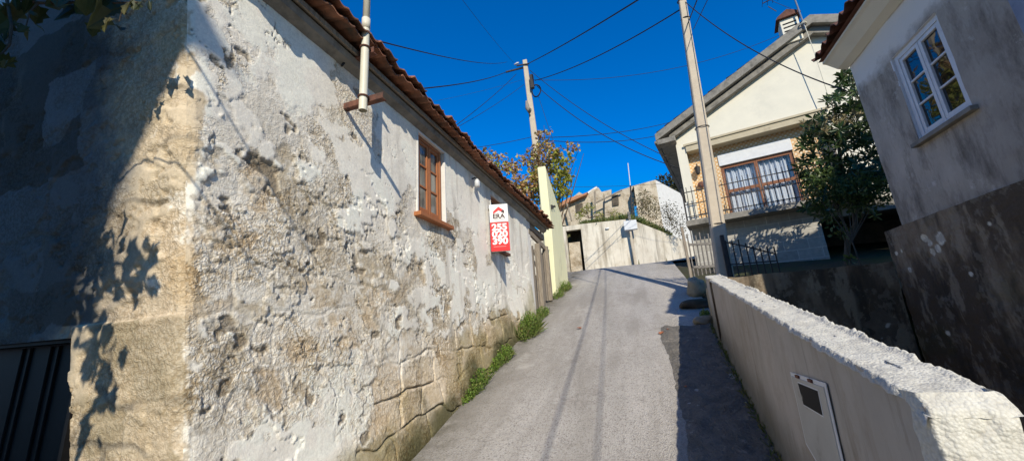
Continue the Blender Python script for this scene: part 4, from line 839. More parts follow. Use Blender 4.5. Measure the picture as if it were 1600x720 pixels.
FB((WX0 - .1, .8, 4.7), (WX1 + .1, .85, 7.3)).build('dark_room', M['black_metal'], wf, True)
FB((WX0 - .02, .34, 4.80), (WX1 + .02, .47, WZ0 - .003)).build('sill', M['canopy'], wf, True)
# balcony
FB((-.14, -.55, 4.60), (4.7, .34, 4.795)).build('balcony_slab', M['concrete_dark'], bevel=.012, **Lc)
m_ = MB()
bars = [(x, -.50) for x in np.arange(-.10, 4.6, .155)] + [(-.10, y) for y in np.arange(-.38, -.02, .13)]
for x, y in bars: m_.bar((x, y, 4.80), (x, y, 5.98), .022)
for z in (4.92, 5.36, 5.80): m_.bar((-.11, -.50, z), (4.6, -.50, z), .018, .03); m_.bar((-.10, -.50, z), (-.10, -.01, z), .018, .03)
m_.build('railing', M['iron'], **Lc)
# wall lamp by the corner pillar
m_ = MB(); m_.tube([(.50, .35, 6.95), (.50, .22, 7.0), (.50, .18, 6.9)], .015, 6); m_.tube([(.5, .18, 6.9), (.5, .18, 6.85), (.5, .18, 6.62), (.5, .18, 6.56)], [.04, .10, .07, .03], 8); m_.build('wall_lamp', M['iron'], **Lc)
m_ = MB(); m_.tube([(.52, .35, 6.2), (.52, .25, 6.2), (.52, .20, 6.2)], [.10, .12, .05], 10); m_.build('wall_plaque', M['rust'], **Lc)
# ground floor
k = NT('grey_granite_blocks'); br = k.n('ShaderNodeTexBrick'); mp = k.n('ShaderNodeMapping'); mp.inputs['Rotation'].default_value = (R(-90), 0, 0); k.l(k.co, mp.inputs[0]); k.l(mp.outputs[0], br.inputs['Vector'])
br.inputs['Scale'].default_value = 1.0; br.inputs['Brick Width'].default_value = .62; br.inputs['Row Height'].default_value = .31; br.inputs['Mortar Size'].default_value = .014; br.inputs['Mortar Smooth'].default_value = .3
br.inputs['Color1'].default_value = (.52, .49, .43, 1); br.inputs['Color2'].default_value = (.40, .375, .33, 1); br.inputs['Mortar'].default_value = (.66, .62, .55, 1)
c = k.mix(.6, br.outputs['Color'], k.ramp(k.noise(9, 6, .7), [(.3, .55), (.7, 1.0)]), 'MULTIPLY')
iv = k.n('ShaderNodeMath'); iv.operation = 'SUBTRACT'; iv.inputs[0].default_value = 1; k.l(br.outputs['Fac'], iv.inputs[1])
M['blocks'] = k.fin(c, .9, k.bump(k.noise(30, 6, .7), .5, .012, k.bump(iv.outputs[0], .6, .02)))
m_ = MB(); m_.box((-.05, .02, 2.0), (3.52, .40, 4.60)); m_.build('stone_wall', M['blocks'], **Lc); FB((6.3, .02, 2.0), (9.3, .36, 4.60)).build('stone_wall', M['blocks'], **Lc)
FB((3.52, .0, 4.22), (6.3, .38, 4.598)).build('garage_lintel', M['concrete_dark'], **Lc)
m_ = MB(); m_.box((3.3, 3.4, 2.0), (6.6, 3.5, 4.6)); m_.box((3.2, .42, 2.0), (3.3, 3.4, 4.6)); m_.box((6.6, .42, 2.0), (6.7, 3.4, 4.6)); m_.box((3.3, .42, 4.45), (6.6, 3.4, 4.55)); m_.build('garage_interior', M['concrete_dark'], **Lc)
# roof
m_ = MB()
lo = [(-.66, 8.02), (4.6, 10.56), (9.9, 8.02)]; hi = [(9.9, 8.30), (4.6, 10.88), (-.66, 8.30)]
m_.prism([(x, -.42, z) for x, z in lo + hi], (0, 9.2, 0)); m_.build('roof', M['concrete_dark'], bevel=.012, **Lc)
m_ = MB(); lo2 = [(-.2, 7.99), (4.6, 10.30), (9.5, 7.99)]; hi2 = [(9.5, 8.19), (4.6, 10.54), (-.2, 8.19)]
m_.prism([(x, -.24, z) for x, z in lo2 + hi2], (0, .22, 0)); m_.build('verge_moulding', M['concrete_dark'], bevel=.01, **Lc)
m_ = MB(); m_.box((-.64, -.40, 7.86), (.0, -.02, 8.05)); m_.box((-.72, -.40, 7.93), (-.60, 8.7, 8.03)); m_.box((-.58, -.0, 7.94), (-.07, 8.7, 8.0)); m_.build('eave', M['concrete_dark'], bevel=.01, **Lc)
V_, F_ = barrel(-.30, 8.7, -.6, 8.36, R(25.9), 5.6, side=1, pitch=.22, seed=11)
mesh_obj('roof_tiles', V_, F_, M['tile'], local=True, parent=ch, fix=False)
V_, F_ = barrel(-.30, 8.7, 9.8, 8.36, R(25.9), 5.6, side=-1, pitch=.22, seed=12); mesh_obj('roof_tiles', V_, F_, M['tile'], local=True, parent=ch, fix=False)
m_ = MB(); m_.box((3.82, -.30, 10.2), (4.32, .25, 11.12)); cm = m_.build('chimney', M['cream'], bevel=.015, **Lc)
m_ = MB()
for z in (10.62, 10.76, 10.90): m_.box((3.88, -.306, z), (4.26, -.299, z + .05))
m_.build('chimney_slots', M['black_metal'], cm, True)
m_ = MB(); m_.prism([(3.72, -.40, 11.13), (4.42, -.40, 11.13), (4.36, -.40, 11.22), (4.07, -.40, 11.40), (3.78, -.40, 11.22)], (0, .75, 0)); m_.build('chimney_cap', M['tile_dark'], cm, True)
# aerial
def FW(x, y, z): return F0 + FD * x + arr(.199, .98, 0) * y + arr(0, 0, z)
an = thing('tv_antenna', 'thin metal television aerial strapped to the cream house chimney', 'antenna', tuple(FW(4.3, -.45, 10.3)))
M['alu'] = mottled('dull_aluminium', (.35, .35, .34), (.25, .25, .25), 9, rough=.4, metal=.7, bump=0)
m_ = MB(); m_.tube([FW(4.38, -.47, 10.35), FW(4.30, -.47, 12.6)], .025, 8); mast = m_.build('mast', M['alu'], an)
m_ = MB(); m_.bar(FW(3.5, -.4, 11.95), FW(5.2, -.6, 12.05), .025)
for x in np.linspace(3.5, 5.2, 12): m_.bar(FW(x, -.75, 12.0), FW(x, -.15, 12.0), .012)
m_.bar(FW(3.62, -.40, 11.75), FW(3.8, -.40, 11.45), .02); m_.build('aerial_elements', M['iron'], an)
m_ = MB()
for z in (10.6,): m_.tube([FW(4.36, -.46, z) + arr(.09 * math.cos(a), .09 * math.sin(a), .02 * math.sin(3 * a)) for a in np.linspace(0, 12.5, 26)], .022, 6)
m_.build('cable_winding', M['pvc'], an)
m_ = MB(); m_.tube([FW(4.38, -.50, 10.5), FW(4.42, -.46, 9.6), FW(4.45, -.40, 8.6), FW(4.48, -.30, 7.4), FW(4.5, -.20, 6.2)], .011, 6); m_.build('lead_cable', M['pvc'], an)

# ================================================================== GATES / FENCE BY THE POLE
g1 = thing('bar_gate', 'weathered grey vertical bar gate closed between the lane and the near pole', 'gate', (1.6, 11.3, 2.7))
A0 = arr(1.33, 11.1, 2.62); A1 = arr(1.93, 11.25, 2.68); 
for i, t in enumerate(np.linspace(0, 1, 7)):
    m_ = MB(); p_ = A0 + (A1 - A0) * t; m_.bar(p_, p_ + arr(.0 + .03 * t, 0, 1.15 - .22 * t + (0.1 if i % 2 else 0)), .05, .03); m_.build('picket', M['grey_iron'], g1, bevel=.004)
m_ = MB()
for z in (.25, .85):
    m_ = MB(); m_.bar(A0 + arr(0, -.03, z), A1 + arr(0, -.03, z - .08), .03, .06); m_.build('rail', M['grey_iron'], g1)
m_ = MB(); m_.bar(A0 + arr(-.08, 0, -.2), A0 + arr(-.10, 0, 1.35), .07); m_.build('gate_post', M['old_wood'], g1, bevel=.008)
g2 = thing('iron_gate', 'black iron bar gate standing in shade before the stone block wall', 'gate', (2.1, 9.0, 2.3))
m_ = MB(); G0 = arr(1.80, 9.05, 2.25); G1 = arr(2.62, 8.95, 2.22)
tops = [1.02, .98, .95, .90, .82, .78, .72, .70]
for i, t in enumerate(np.linspace(0, 1, 8)):
    p_ = G0 + (G1 - G0) * t; m_.bar(p_, p_ + arr(0.0, 0, tops[i] * .86 + (.05 if i in (2, 6, 7) else 0)), .022)
m_.bar(G0 + arr(0, 0, .84), G0 + (G1 - G0) * .45 + arr(0, 0, .70), .026); m_.bar(G0 + (G1 - G0) * .45 + arr(0, 0, .70), G1 + arr(0, 0, .50), .026); m_.bar(G0 + arr(0, 0, .36), G1 + arr(0, 0, .36), .024); m_.bar(G0 + arr(0, 0, .06), G0 + (G1 - G0) * .6 + arr(0, 0, .06), .02)
m_.build('bar_frame', M['iron'], g2)
m_ = MB(); m_.bar(G0 + arr(-.05, 0, -.3), G0 + arr(-.05, 0, 1.0), .07); m_.build('gate_post', M['iron'], g2)
# stone gate pillar and boulders
def rock(name, c, size, seed, label, cat, mat, sub=3, rough=.22):
    bm = bmesh.new(); bmesh.ops.create_icosphere(bm, subdivisions=sub, radius=1)
    P_ = np.array([v.co[:] for v in bm.verts]); d = 1 + rough * fbm(P_[:, 0] * 1.3 + seed, P_[:, 1] * 1.3 + P_[:, 2] * 1.7, seed, 4) * 2
    P_ = np.sign(P_) * np.abs(P_) ** .75; P_ = P_ * d[:, None] * np.asarray(size)
    me = bpy.data.meshes.new(name)
    for v, p_ in zip(bm.verts, P_): v.co = p_
    bm.to_mesh(me); bm.free(); me.polygons.foreach_set('use_smooth', np.ones(len(me.polygons), bool)); me.materials.append(mat)
    o = bpy.data.objects.new(name, me); col.objects.link(o); o.location = c; o.rotation_euler = (0, 0, seed)
    return tag(o, label, cat)
gp = thing('gate_pillar', 'short dark rough stone pillar at the far end of the low wall', 'pillar', (1.13, 7.75, 1.4))
m_ = MB(); m_.box((1.08, 7.62, 1.2), (1.26, 7.85, 2.10)); m_.build('shaft', M['rock'], gp, bevel=.03)
q = onroad(1080, 440)
rock('boulder', (1.20, 10.15, prof(10.15) + .12), (.20, .42, .22), 3, 'pale angular granite boulder beside the bar gate', 'boulder', M['rock'])
rock('stone', (.93, 7.72, prof(7.7) + .05), (.12, .17, .08), 5, 'small ochre stone lying at the far foot of the low wall', 'stone', M['rock'])
rock('stone', (1.0, 8.9, prof(8.9) + .05), (.16, .3, .10), 8, 'dark flat stone on the verge between boulder and pillar', 'stone', M['plinth'])

# ================================================================== BACK RETAINING WALL + HILL
YB = 27.0
M['ruin'] = mottled('crumbling_stone_render', (.62, .54, .42), (.45, .37, .27), 2.2, (.25, .19, .12), 1.3, (.48, .66), bump=.9, bscale=8, bdist=.08)
k = NT('stained_pale_concrete'); c = k.mix(k.ramp(k.noise(1.0, 6, .7), [(.3, 0.), (.7, 1.)]), (.62, .55, .44), (.76, .70, .58)); c = k.mix(k.ramp(k.noise(1.5, 6, .7, stretch=(1.6, 1.6, .14)), [(.48, 0.), (.66, .85)]), c, (.25, .21, .155)); c = k.mix(k.ramp(k.noise(.7, 7, .75), [(.48, 0.), (.7, .75)]), c, (.36, .29, .19))
M['pale_concrete'] = k.fin(c, .9, k.bump(k.noise(12, 6, .7), .4, .03))
rw = thing('retaining_wall', 'stained pale concrete retaining wall closing the top of the lane', 'wall', (-1, YB, 3.9))
B0 = ony(910, 380, YB)[0]; D0 = ony(886, 380, YB)[0]; B1 = ony(986, 380, YB)[0]; ztop = ony(940, 347, YB)[2]; zl = ony(895, 352, YB)[2]
m_ = MB(); m_.prism([(B0, YB, 3.5), (B1, YB, 3.5), (B1, YB, ztop - .05), (B0, YB, ztop + .08)], (0, .35, 0)); m_.prism([(-12, YB, zl - .35), (B0 - .002, YB, zl - .35), (B0 - .002, YB, zl), (-12, YB, zl + .1)], (0, .35, 0)); m_.box((-12, YB, 3.4), (D0, YB + .35, zl - .352))
E2 = ony(1078, 380, 33.6); E2b = ony(1078, 402, 33.6)
m_.prism([(B1 + .003, YB, 3.5), (E2[0], 33.6, 3.9), (E2[0], 33.6, E2[2]), (B1 + .003, YB, ztop - .04)], (.22, .3, 0))
dE = (E2 - arr(B1, YB, E2[2])); E3 = E2 + arr(dE[0], dE[1], 0) * .9
m_.prism([(E2[0] + .003, 33.603, 3.9), (E3[0], E3[1], 3.9), (E3[0], E3[1], E2[2] - .2), (E2[0] + .003, 33.603, E2[2])], (.22, .3, 0))
m_.build('panel', M['pale_concrete'], rw, bevel=.03)
m_ = MB(); m_.box((D0 + .02, YB + .5, 3.6), (B0 - .25, YB + .55, zl - 1.15)); m_.build('door', M['ruin'], rw)
m_ = MB(); m_.box((D0 + .02, YB + 1.6, 3.6), (B0, YB + 1.65, zl - .01)); m_.box((-12, YB + .36, zl - .2), (B0, YB + 1.6, zl - .05)); m_.build('cellar', M['plinth'], rw)
def hill(X, Y):
    wl = np.where(X < B1, np.where(X < B0, YB + 1.75, YB + .2), YB + .2 + (X - B1) * (33.6 - YB) / max(E2[0] - B1, .1))
    d = np.maximum(Y - wl, 0); base = ztop - .02 + (E2[2] - ztop) * sst(B1, E2[0], X)
    return np.where(Y < wl, 3.2 + np.where((X < B0) & (Y > YB + .4), 0, 0), base + .14 * np.minimum(d, 40) + .08 * fbm(X, Y, 201, 4))
M['grass_hill'] = mottled('rough_grassy_earth', (.09, .11, .03), (.15, .13, .06), 2, (.20, .15, .08), 1.2, (.5, .7), bump=.8, bscale=9, bdist=.06)
sheet('hillside', np.linspace(-40, 40, 200), np.linspace(27.05, 110, 200), hill, M['grass_hill'])
# grass fringe on the wall top
def blades(n, pf, h0, h1, name, mat, parent=None):
    C_ = []; D_ = []; N_ = []; L_ = []; W2 = []
    P_ = pf(n); D_ = rdir(n, 1.6); N_ = rdir(n); L_ = rng.uniform(h0, h1, n); return leaf_obj(name, P_, D_, N_, L_, L_ * .10 + .008, mat, parent, LONG, .1, .3)
M['grass'] = leaf_mat('grass_blades', [(0, (.10, .16, .03)), (.6, (.16, .20, .05)), (1, (.32, .27, .12))], .3, .6)
def pf(n):
    x = rng.uniform(-6, B1 + 3, n); y = YB + .3 + np.abs(rng.normal(0, 1.2, n)) + np.maximum(x - B1, 0) * 1.4; y = np.where(x < B0, y + 1.6, y); return np.stack([x, y, hill(x, y + .12) - .02], 1)
tag(blades(5200, pf, .18, .60, 'grass', M['grass']), 'green and straw coloured grass along the retaining wall top', 'grass', kind='stuff')
# utility cabinet on the wall
uc = thing('utility_cabinet', 'square white utility box on a thin post before the retaining wall', 'utility box', (-.2, 26.5, 4.5))
m_ = MB(); q0 = ony(976, 360, 26.45); q1 = ony(994, 343, 26.45); m_.box((q0[0], 26.4, q0[2]), (q1[0], 26.75, q1[2])); m_.build('box', M['white_paint'], uc, bevel=.02)
m_ = MB(); a0 = ony(985, 361, 26.6); m_.bar(a0, arr(a0[0] + .1, 26.6, 3.9), .12); m_.build('post', M['pole'], uc)
m_ = MB(); a0 = ony(984, 343, 26.7); m_.bar(a0, a0 + arr(0, 0, .55), .22, .18); m_.build('hood', M['grey_iron'], uc, bevel=.03)
ml_ = thing('wall_light', 'small white lamp fixed to the middle of the retaining wall', 'lamp', tuple(ony(949, 357, YB - .05)))
m_ = MB(); q0 = ony(949, 357, YB - .04); m_.tube([q0 + arr(-.13, 0, 0), q0 + arr(-.10, -.03, 0), q0 + arr(.10, -.03, 0), q0 + arr(.13, 0, 0)], [.03, .06, .06, .03], 8); m_.build('housing', M['white_plastic'], ml_, smooth=True)
ap = thing('aerial_mast', 'thin pale mast standing up against the sky above the hilltop ruin', 'mast', tuple(ony(986, 340, 29.7)))
m_ = MB(); m_.tube([ony(988, 345, 29.7), ony(985, 290, 29.7)], .055, 8); m_.build('lower_tube', M['iron'], ap); m_ = MB(); m_.tube([ony(985, 292, 29.7), ony(981, 255, 29.7)], .035, 8); m_.build('upper_tube', M['porcelain'], ap)

# ---- ruin with clay roof, and white house on the hilltop
def face_prism(m, px, y, depth):     # polygon given as photo survey points on the plane y
    m.prism([ony(u, v, y) for u, v in px], (0, depth, 0))
ru = thing('ruined_house', 'crumbling stone ruin with a broken orange clay roof on the hilltop', 'ruin', tuple(ony(920, 345, 34.8)))
m_ = MB(); face_prism(m_, [(872, 352), (955, 352), (955, 296), (940, 300), (935, 293), (925, 297), (915, 306), (905, 300), (890, 312), (872, 322)], 34.8, .5); m_.build('wall', M['ruin'], ru)
m_ = MB(); face_prism(m_, [(945, 352), (992, 352), (990, 290), (970, 297), (958, 303), (945, 306)], 34.22, .5); m_.build('wall', M['ruin'], ru)
m_ = MB(); face_prism(m_, [(868, 321), (888, 309), (908, 304), (918, 300), (916, 304), (893, 314), (870, 325)], 34.2, 2.2); m_.build('roof', M['orange_tile'], ru)
m_ = MB(); m_.bar(ony(928, 318, 33.78), ony(972, 297, 33.78), .12); m_.build('roof_beam', M['old_wood'], ru); m_ = MB(); m_.bar(ony(929, 299, 33.78), ony(930, 330, 33.78), .14); m_.build('roof_beam', M['old_wood'], ru); m_ = MB(); m_.bar(ony(886, 318, 33.78), ony(893, 345, 33.78), .14); m_.build('roof_beam', M['old_wood'], ru)
m_ = MB(); face_prism(m_, [(957, 322), (967, 320), (966, 304), (956, 305)], 34.1, .05); m_.build('window_opening', M['plinth'], ru)
m_ = MB(); face_prism(m_, [(900, 332), (911, 330), (910, 317), (899, 319)], 34.68, .05); m_.build('window_opening', M['plinth'], ru)
m_ = MB(); face_prism(m_, [(918, 300), (932, 291), (938, 299), (936, 306), (920, 307)], 36.98, .6); m_.build('far_gable', M['white_plaster'], ru)
wh = thing('white_house', 'flat topped white house with two small dark windows beside the hilltop ruin', 'house', tuple(ony(1030, 340, 34.8)))
cA = ony(990, 290, 32.8); cB = ony(1024, 281, 34.0); cC = ony(1072, 312, 40)
m_ = MB(); base = 7.0
m_.quad((cA[0], cA[1], base), (cB[0], cB[1], base), cB, cA); m_.build('wall', M['ruin'], wh)
m_ = MB(); m_.quad((cB[0], cB[1], base), (cC[0] + 1.2, cC[1] + 1.6, base), cC + arr(1.2, 1.6, 0) * 1, cB); m_.build('wall', M['white_plaster'], wh)
m_ = MB(); m_.add([cA, cB, cC + arr(1.2, 1.6, 0), cA + arr(-1, 6, 0)], [(0, 1, 2, 3)]); m_.build('roof', M['concrete_dark'], wh)
def along(t, z): p_ = cB + (cC + arr(1.2, 1.6, 0) - cB) * t; return arr(p_[0] - .02, p_[1] - .02, z)
for t0, t1, z0, z1 in ((.20, .30, 10.9, 12.7), (.58, .68, 10.6, 12.1)):
    m_ = MB(); m_.quad(along(t0, z0), along(t1, z0), along(t1, z1), along(t0, z1)); m_.build('window', M['glass'], wh)

# ================================================================== TREES AND PLANTS
def crown_leaves(name, blobs, n, size, mat, parent, shape=OVAL, up=.4, aspect=.45, shell=.55):
    P_ = []; D_ = []
    tot = sum(r[0] * r[1] * r[2] for _, r in blobs)
    for c_, r_ in blobs:
        k_ = int(n * r_[0] * r_[1] * r_[2] / tot) + 3
        d = rdir(k_); rad = rng.uniform(shell, 1.0, k_) ** .6 * (1 + .25 * rng.normal(size=k_) * .6)
        P_.append(np.asarray(c_) + d * rad[:, None] * np.asarray(r_)); D_.append(d * .7 + rdir(k_, up) * .8)
    P_ = np.concatenate(P_); D_ = np.concatenate(D_); m_ = len(P_); L = rng.uniform(.65, 1.25, m_) * size
    return leaf_obj(name, P_, D_, rdir(m_, 1.0), L, L * aspect, mat, parent, shape)
# loquat: trunk, limbs, rosettes of long leaves
lq = thing('loquat_tree', 'dark glossy loquat tree with thin bent trunk in front of the garage opening', 'tree', (4.55, 10.6, 2.3))
tb = arr(4.42, 10.6, 2.25)
m_ = MB(); trunk = [tb, tb + arr(.02, 0, .35), tb + arr(.14, 0, .8), tb + arr(.38, .02, 1.15), tb + arr(.46, .05, 1.6), tb + arr(.42, .1, 2.3), tb + arr(.55, .1, 3.2), tb + arr(.7, .1, 4.2)]
m_.tube(trunk, [.075, .06, .052, .05, .048, .042, .03, .02], 10)
m_.build('trunk', M['bark'], lq, smooth=True)
cl_c = []
for i in range(2600):
    u = rng.uniform(1236, 1410); v = rng.uniform(95, 362)
    cx_, cy_ = 1325, 255
    # crown outline in the facade-facing plane: narrow top, broad middle, flat base
    halfw = 88 * (1 - max(0, (250 - v) / 150.) ** 1.3) if v < 250 else 88 * (1 - .55 * ((v - 250) / 112.) ** 2)
    mid = 1322 + (250 - v) * .10
    if v < 150: halfw = 26
    if v < 105 or v > 338: continue
    if abs(u - mid) > halfw * rng.uniform(.80, 1.06): continue
    dep = 10.6 + rng.normal(0, .55)
    cl_c.append(ony(u, v, dep))
cl_c = np.array(cl_c)
keep_ = fbm(cl_c[:, 0] * 2.0, cl_c[:, 2] * 2.0, 301, 3) > -.08
cl_c = cl_c[keep_][:370]
m_ = MB()
for p_ in cl_c[::9]:
    s_ = trunk[5] if p_[2] < 5.2 else trunk[6]; midp = (s_ + p_) / 2 + arr(0, 0, -.10); m_.tube([s_, midp, p_], [.022, .014, .006], 5)
m_.build('limbs', M['bark'], lq)
M['loquat'] = leaf_mat('loquat_leaf', [(0, (.022, .042, .014)), (.45, (.045, .085, .024)), (.85, (.085, .14, .04)), (1, (.17, .21, .08))], .30, .32)
Pc = []; Dc = []; Nc = []; Lc_ = []
for p_ in cl_c:
    axis = rdir(1, .6)[0] + arr(-.1, -.3, .0)
    axis /= np.linalg.norm(axis); kk = 9
    for j in range(kk):
        a = 2 * math.pi * j / kk + rng.uniform(-.3, .3); e1 = np.cross(axis, arr(.3, .5, .8)); e1 /= np.linalg.norm(e1); e2 = np.cross(axis, e1)
        Pc.append(p_); Dc.append(e1 * math.cos(a) + e2 * math.sin(a) + axis * rng.uniform(-.1, .7)); Nc.append(axis); Lc_.append(rng.uniform(.13, .24))
Lc_ = np.array(Lc_); leaf_obj('crown', Pc, Dc, Nc, Lc_, Lc_ * .32, M['loquat'], lq, LONG, .2, .25)
M['blossom'] = leaf_mat('tan_young_growth', [(0, (.30, .24, .12)), (1, (.48, .40, .22))], .3, .7)
for u, v in ((1300, 190), (1322, 190), (1346, 181), (1262, 196), (1290, 207)):
  tips = np.array([ony(u + rng.normal(0, 6), v + rng.normal(0, 4), 9.9 + rng.uniform(-.05, .15)) for _ in range(6)])
  Cq = np.repeat(tips, 7, 0); leaf_obj('young_shoot', Cq, rdir(len(Cq), .8), rdir(len(Cq), 1), rng.uniform(.08, .16, len(Cq)), rng.uniform(.03, .05, len(Cq)), M['blossom'], lq, LONG)
# lighter small-leaved shrub growth under the crown
sh = thing('leafy_shrub', 'lighter green small leaved shrub in front of the loquat trunk', 'shrub', (4.0, 9.6, 2.1))
M['shrub'] = leaf_mat('shrub_leaf', [(0, (.05, .09, .02)), (.6, (.10, .16, .04)), (1, (.22, .27, .08))], .3, .45)
cs_ = [(ony(u, v, 9.6), (rx, rx, rx * .7)) for u, v, rx in ((1282, 275, .32), (1300, 300, .40), (1345, 295, .42), (1325, 308, .40), (1375, 300, .4), (1360, 312, .30), (1270, 296, .2))]
crown_leaves('foliage', cs_, 2400, .075, M['shrub'], sh, OVAL, .4, .55, .2)
m_ = MB()
for c_, _ in cs_: m_.tube([arr(4.25, 9.6, 2.1), arr(4.2, 9.6, 2.9), c_], [.016, .012, .005], 6)
m_.build('stems', M['bark'], sh)
sp_ = thing('garage_sapling', 'thin sprig of broad pale leaves hanging before the dark garage opening', 'sapling', tuple(ony(1300, 410, 10.2)))
cs_ = [(ony(u, v, 10.2), (.14, .12, .09)) for u, v in ((1303, 350), (1296, 345), (1312, 368), (1318, 363), (1328, 404))]
crown_leaves('foliage', cs_, 60, .11, M['shrub'], sp_, OVAL, .2, .6, .2)
m_ = MB(); m_.tube([ony(1330, 412, 10.2), ony(1318, 365, 10.2), ony(1300, 347, 10.2)], [.012, .01, .005], 6); m_.build('stem', M['twig'], sp_)

# autumn grape vine behind the roof
M['vine_orange'] = leaf_mat('autumn_vine_leaf', [(0, (.36, .18, .08)), (.3, (.58, .33, .14)), (.6, (.70, .48, .24)), (.8, (.70, .58, .20)), (1, (.42, .46, .10))], .35, .6)
M['vine_yellow'] = leaf_mat('yellow_green_vine_leaf', [(0, (.16, .20, .035)), (.5, (.45, .47, .08)), (.8, (.62, .56, .11)), (1, (.40, .20, .07))], .4, .6)
av = thing('autumn_vine', 'autumn grape vine with orange and brown leaves rising behind the clay roof', 'vine', (-3.3, 13.6, 3.0))
ob = []
for u, v, r_ in ((758, 240, .28), (768, 250, .36), (785, 245, .22), (800, 262, .40), (812, 285, .45), (790, 262, .25), (845, 212, .26), (852, 226, .36), (858, 205, .16), (838, 238, .40), (862, 240, .36), (825, 250, .34), (838, 262, .40), (815, 300, .45), (832, 300, .40), (890, 232, .26), (902, 231, .15), (855, 262, .42), (845, 285, .45), (830, 320, .4)):
    ob.append((ony(u, v, 13.8 + rng.uniform(-.5, .5)), (r_, r_, r_ * .8)))
crown_leaves('leaves', ob, 2000, .125, M['vine_orange'], av, LOBE, -.3, .75, .1)
yb_ = [(ony(u, v, 13.6), (r_, r_, r_)) for u, v, r_ in ((868, 246, .30), (874, 262, .34), (880, 278, .36), (873, 295, .34), (868, 315, .25), (885, 300, .22), (790, 300, .3), (850, 300, .35), (860, 330, .3), (775, 262, .25), (835, 275, .3), (888, 250, .22))]
crown_leaves('yellow_leaves', yb_, 1150, .125, M['vine_yellow'], av, LOBE, -.2, .8, .1)
m_ = MB()
root_ = arr(-3.3, 13.6, 3.0)
for u, v in ((755, 240), (795, 255), (850, 196), (858, 205), (905, 231), (912, 240), (880, 280), (842, 215), (770, 260), (900, 262), (893, 248)):
    e_ = ony(u, v, 13.7); mid_ = root_ + (e_ - root_) * .55 + arr(rng.uniform(-.2, .2), 0, .25); m_.tube([root_ + arr(rng.uniform(-.3, .3), 0, 0), mid_, e_], [.045, .025, .008], 5)
m_.build('stems', M['twig'], av)

# dark tree behind the white house, bushes over the retaining wall
dt = thing('dark_tree', 'dark evergreen tree showing behind the white hilltop house', 'tree', tuple(ony(1045, 320, 46)))
M['evergreen'] = leaf_mat('evergreen_leaf', [(0, (.02, .03, .008)), (.7, (.055, .06, .018)), (1, (.11, .10, .03))], .2, .6)
crown_leaves('crown', [(ony(u, v, 46), (r_ * 1.4, r_ * 1.4, r_ * 1.1)) for u, v, r_ in ((1040, 288, .9), (1050, 296, 1.1), (1062, 300, 1.1), (1070, 310, 1.2), (1030, 300, .9))], 2600, .36, M['evergreen'], dt)
q = ony(1050, 320, 46); m_ = MB(); m_.tube([arr(q[0], 46, 9.0), q], [.35, .18], 8); m_.build('trunk', M['bark'], dt)
def bush(name, label, pts, y, n, size, mat, cat='bush', group=None):
    c0 = ony(pts[0][0], pts[0][1] + 12, y); t = thing(name, label, cat, tuple(c0), 0, group)
    crown_leaves('foliage', [(ony(u, v, y + rng.uniform(-.4, .4)), (r_ * 1.4, r_ * 1.4, r_ * 1.1)) for u, v, r_ in pts], int(n * 1.3), size * 1.35, mat, t, OVAL, .2, .5, .1)
    m_ = MB()
    for u, v, r_ in pts:
        e_ = ony(u, v, y); m_.tube([c0 + arr(0, 0, -.2), (c0 + e_) / 2 + arr(rng.uniform(-.15, .15), 0, .05), e_ + arr(rng.uniform(-.2, .2), 0, .25)], [.03, .02, .008], 5)
    m_.build('stems', M['twig'], t); return t
M['dry'] = leaf_mat('dry_bramble', [(0, (.20, .14, .07)), (.5, (.38, .30, .17)), (1, (.22, .22, .07))], .3, .7)
M['grey_bush'] = leaf_mat('grey_twiggy_growth', [(0, (.06, .05, .025)), (.6, (.15, .125, .07)), (1, (.26, .22, .12))], .25, .7)
bush('bramble', 'dry tan and yellow bramble against the ruin wall left of the white house', [(1005, 308, .5), (1015, 322, .6), (1000, 330, .5), (1020, 335, .5), (995, 315, .35)], 31.0, 900, .10, M['dry'])
bush('bramble', 'grey twiggy bramble spilling over the retaining wall beside the cream house', [(1045, 325, .5), (1055, 340, .55), (1040, 345, .5), (1060, 355, .5), (1035, 330, .35), (1064, 368, .35)], 30.4, 700, .09, M['grey_bush'])
bush('weedy_bush', 'small yellow green bush below the broken roof of the ruin', [(920, 325, .35), (912, 332, .3), (905, 338, .3), (960, 335, .3), (935, 336, .3), (968, 338, .25)], 29.5, 700, .09, M['vine_yellow'])

# ---- weeds along the foot of the stone house
M['weed'] = leaf_mat('fresh_weed_leaf', [(0, (.08, .15, .02)), (.5, (.18, .30, .04)), (.9, (.32, .42, .08)), (1, (.45, .38, .16))], .35, .5)
def weed(x, y, r, h, n, label):
    n = int(n * 2.4)
    z = float(prof(y)); t = thing('weed_clump', label, 'weeds', (x, y, z), 0, 'green weeds along the foot of the stone house')
    a = rng.uniform(0, 6.28, n); q = np.sqrt(rng.uniform(0, 1, n)) * r; hh = rng.uniform(.02, 1, n) * h * (1 - .6 * (q / r) ** 2)
    P_ = np.stack([x + q * np.cos(a) * .55, y + q * np.sin(a) * 1.3, z + .27 * q * np.sin(a) * 1.3 + hh], 1)
    L = rng.uniform(.012, .040, n); leaf_obj('leaves', P_, rdir(n, .5), rdir(n, 1.2), L, L * .62, M['weed'], t, OVAL)
    nb_l = n // 5; q_ = P_[:nb_l] * 1.0; q_[:, 2] = z + .27 * (q_[:, 1] - y); hb_ = rng.uniform(.3, 1.1, nb_l) * h * .7; leaf_obj('blades', q_, rdir(nb_l, 2.0), rdir(nb_l), hb_, hb_ * .05 + .004, M['grass'], t, LONG, .1, .3)
    m_ = MB()
    for i in range(0, n, 14): m_.tube([(x, y, z - .03), P_[i]], [.005, .003], 4)
    m_.build('stems', M['weed'], t); return t
weed(-2.30, 7.70, .36, .46, 900, 'tallest leafy weed clump at the upper corner of the stone house')
weed(-2.36, 6.35, .26, .24, 420, 'middle green weed clump at the foot of the stone house')
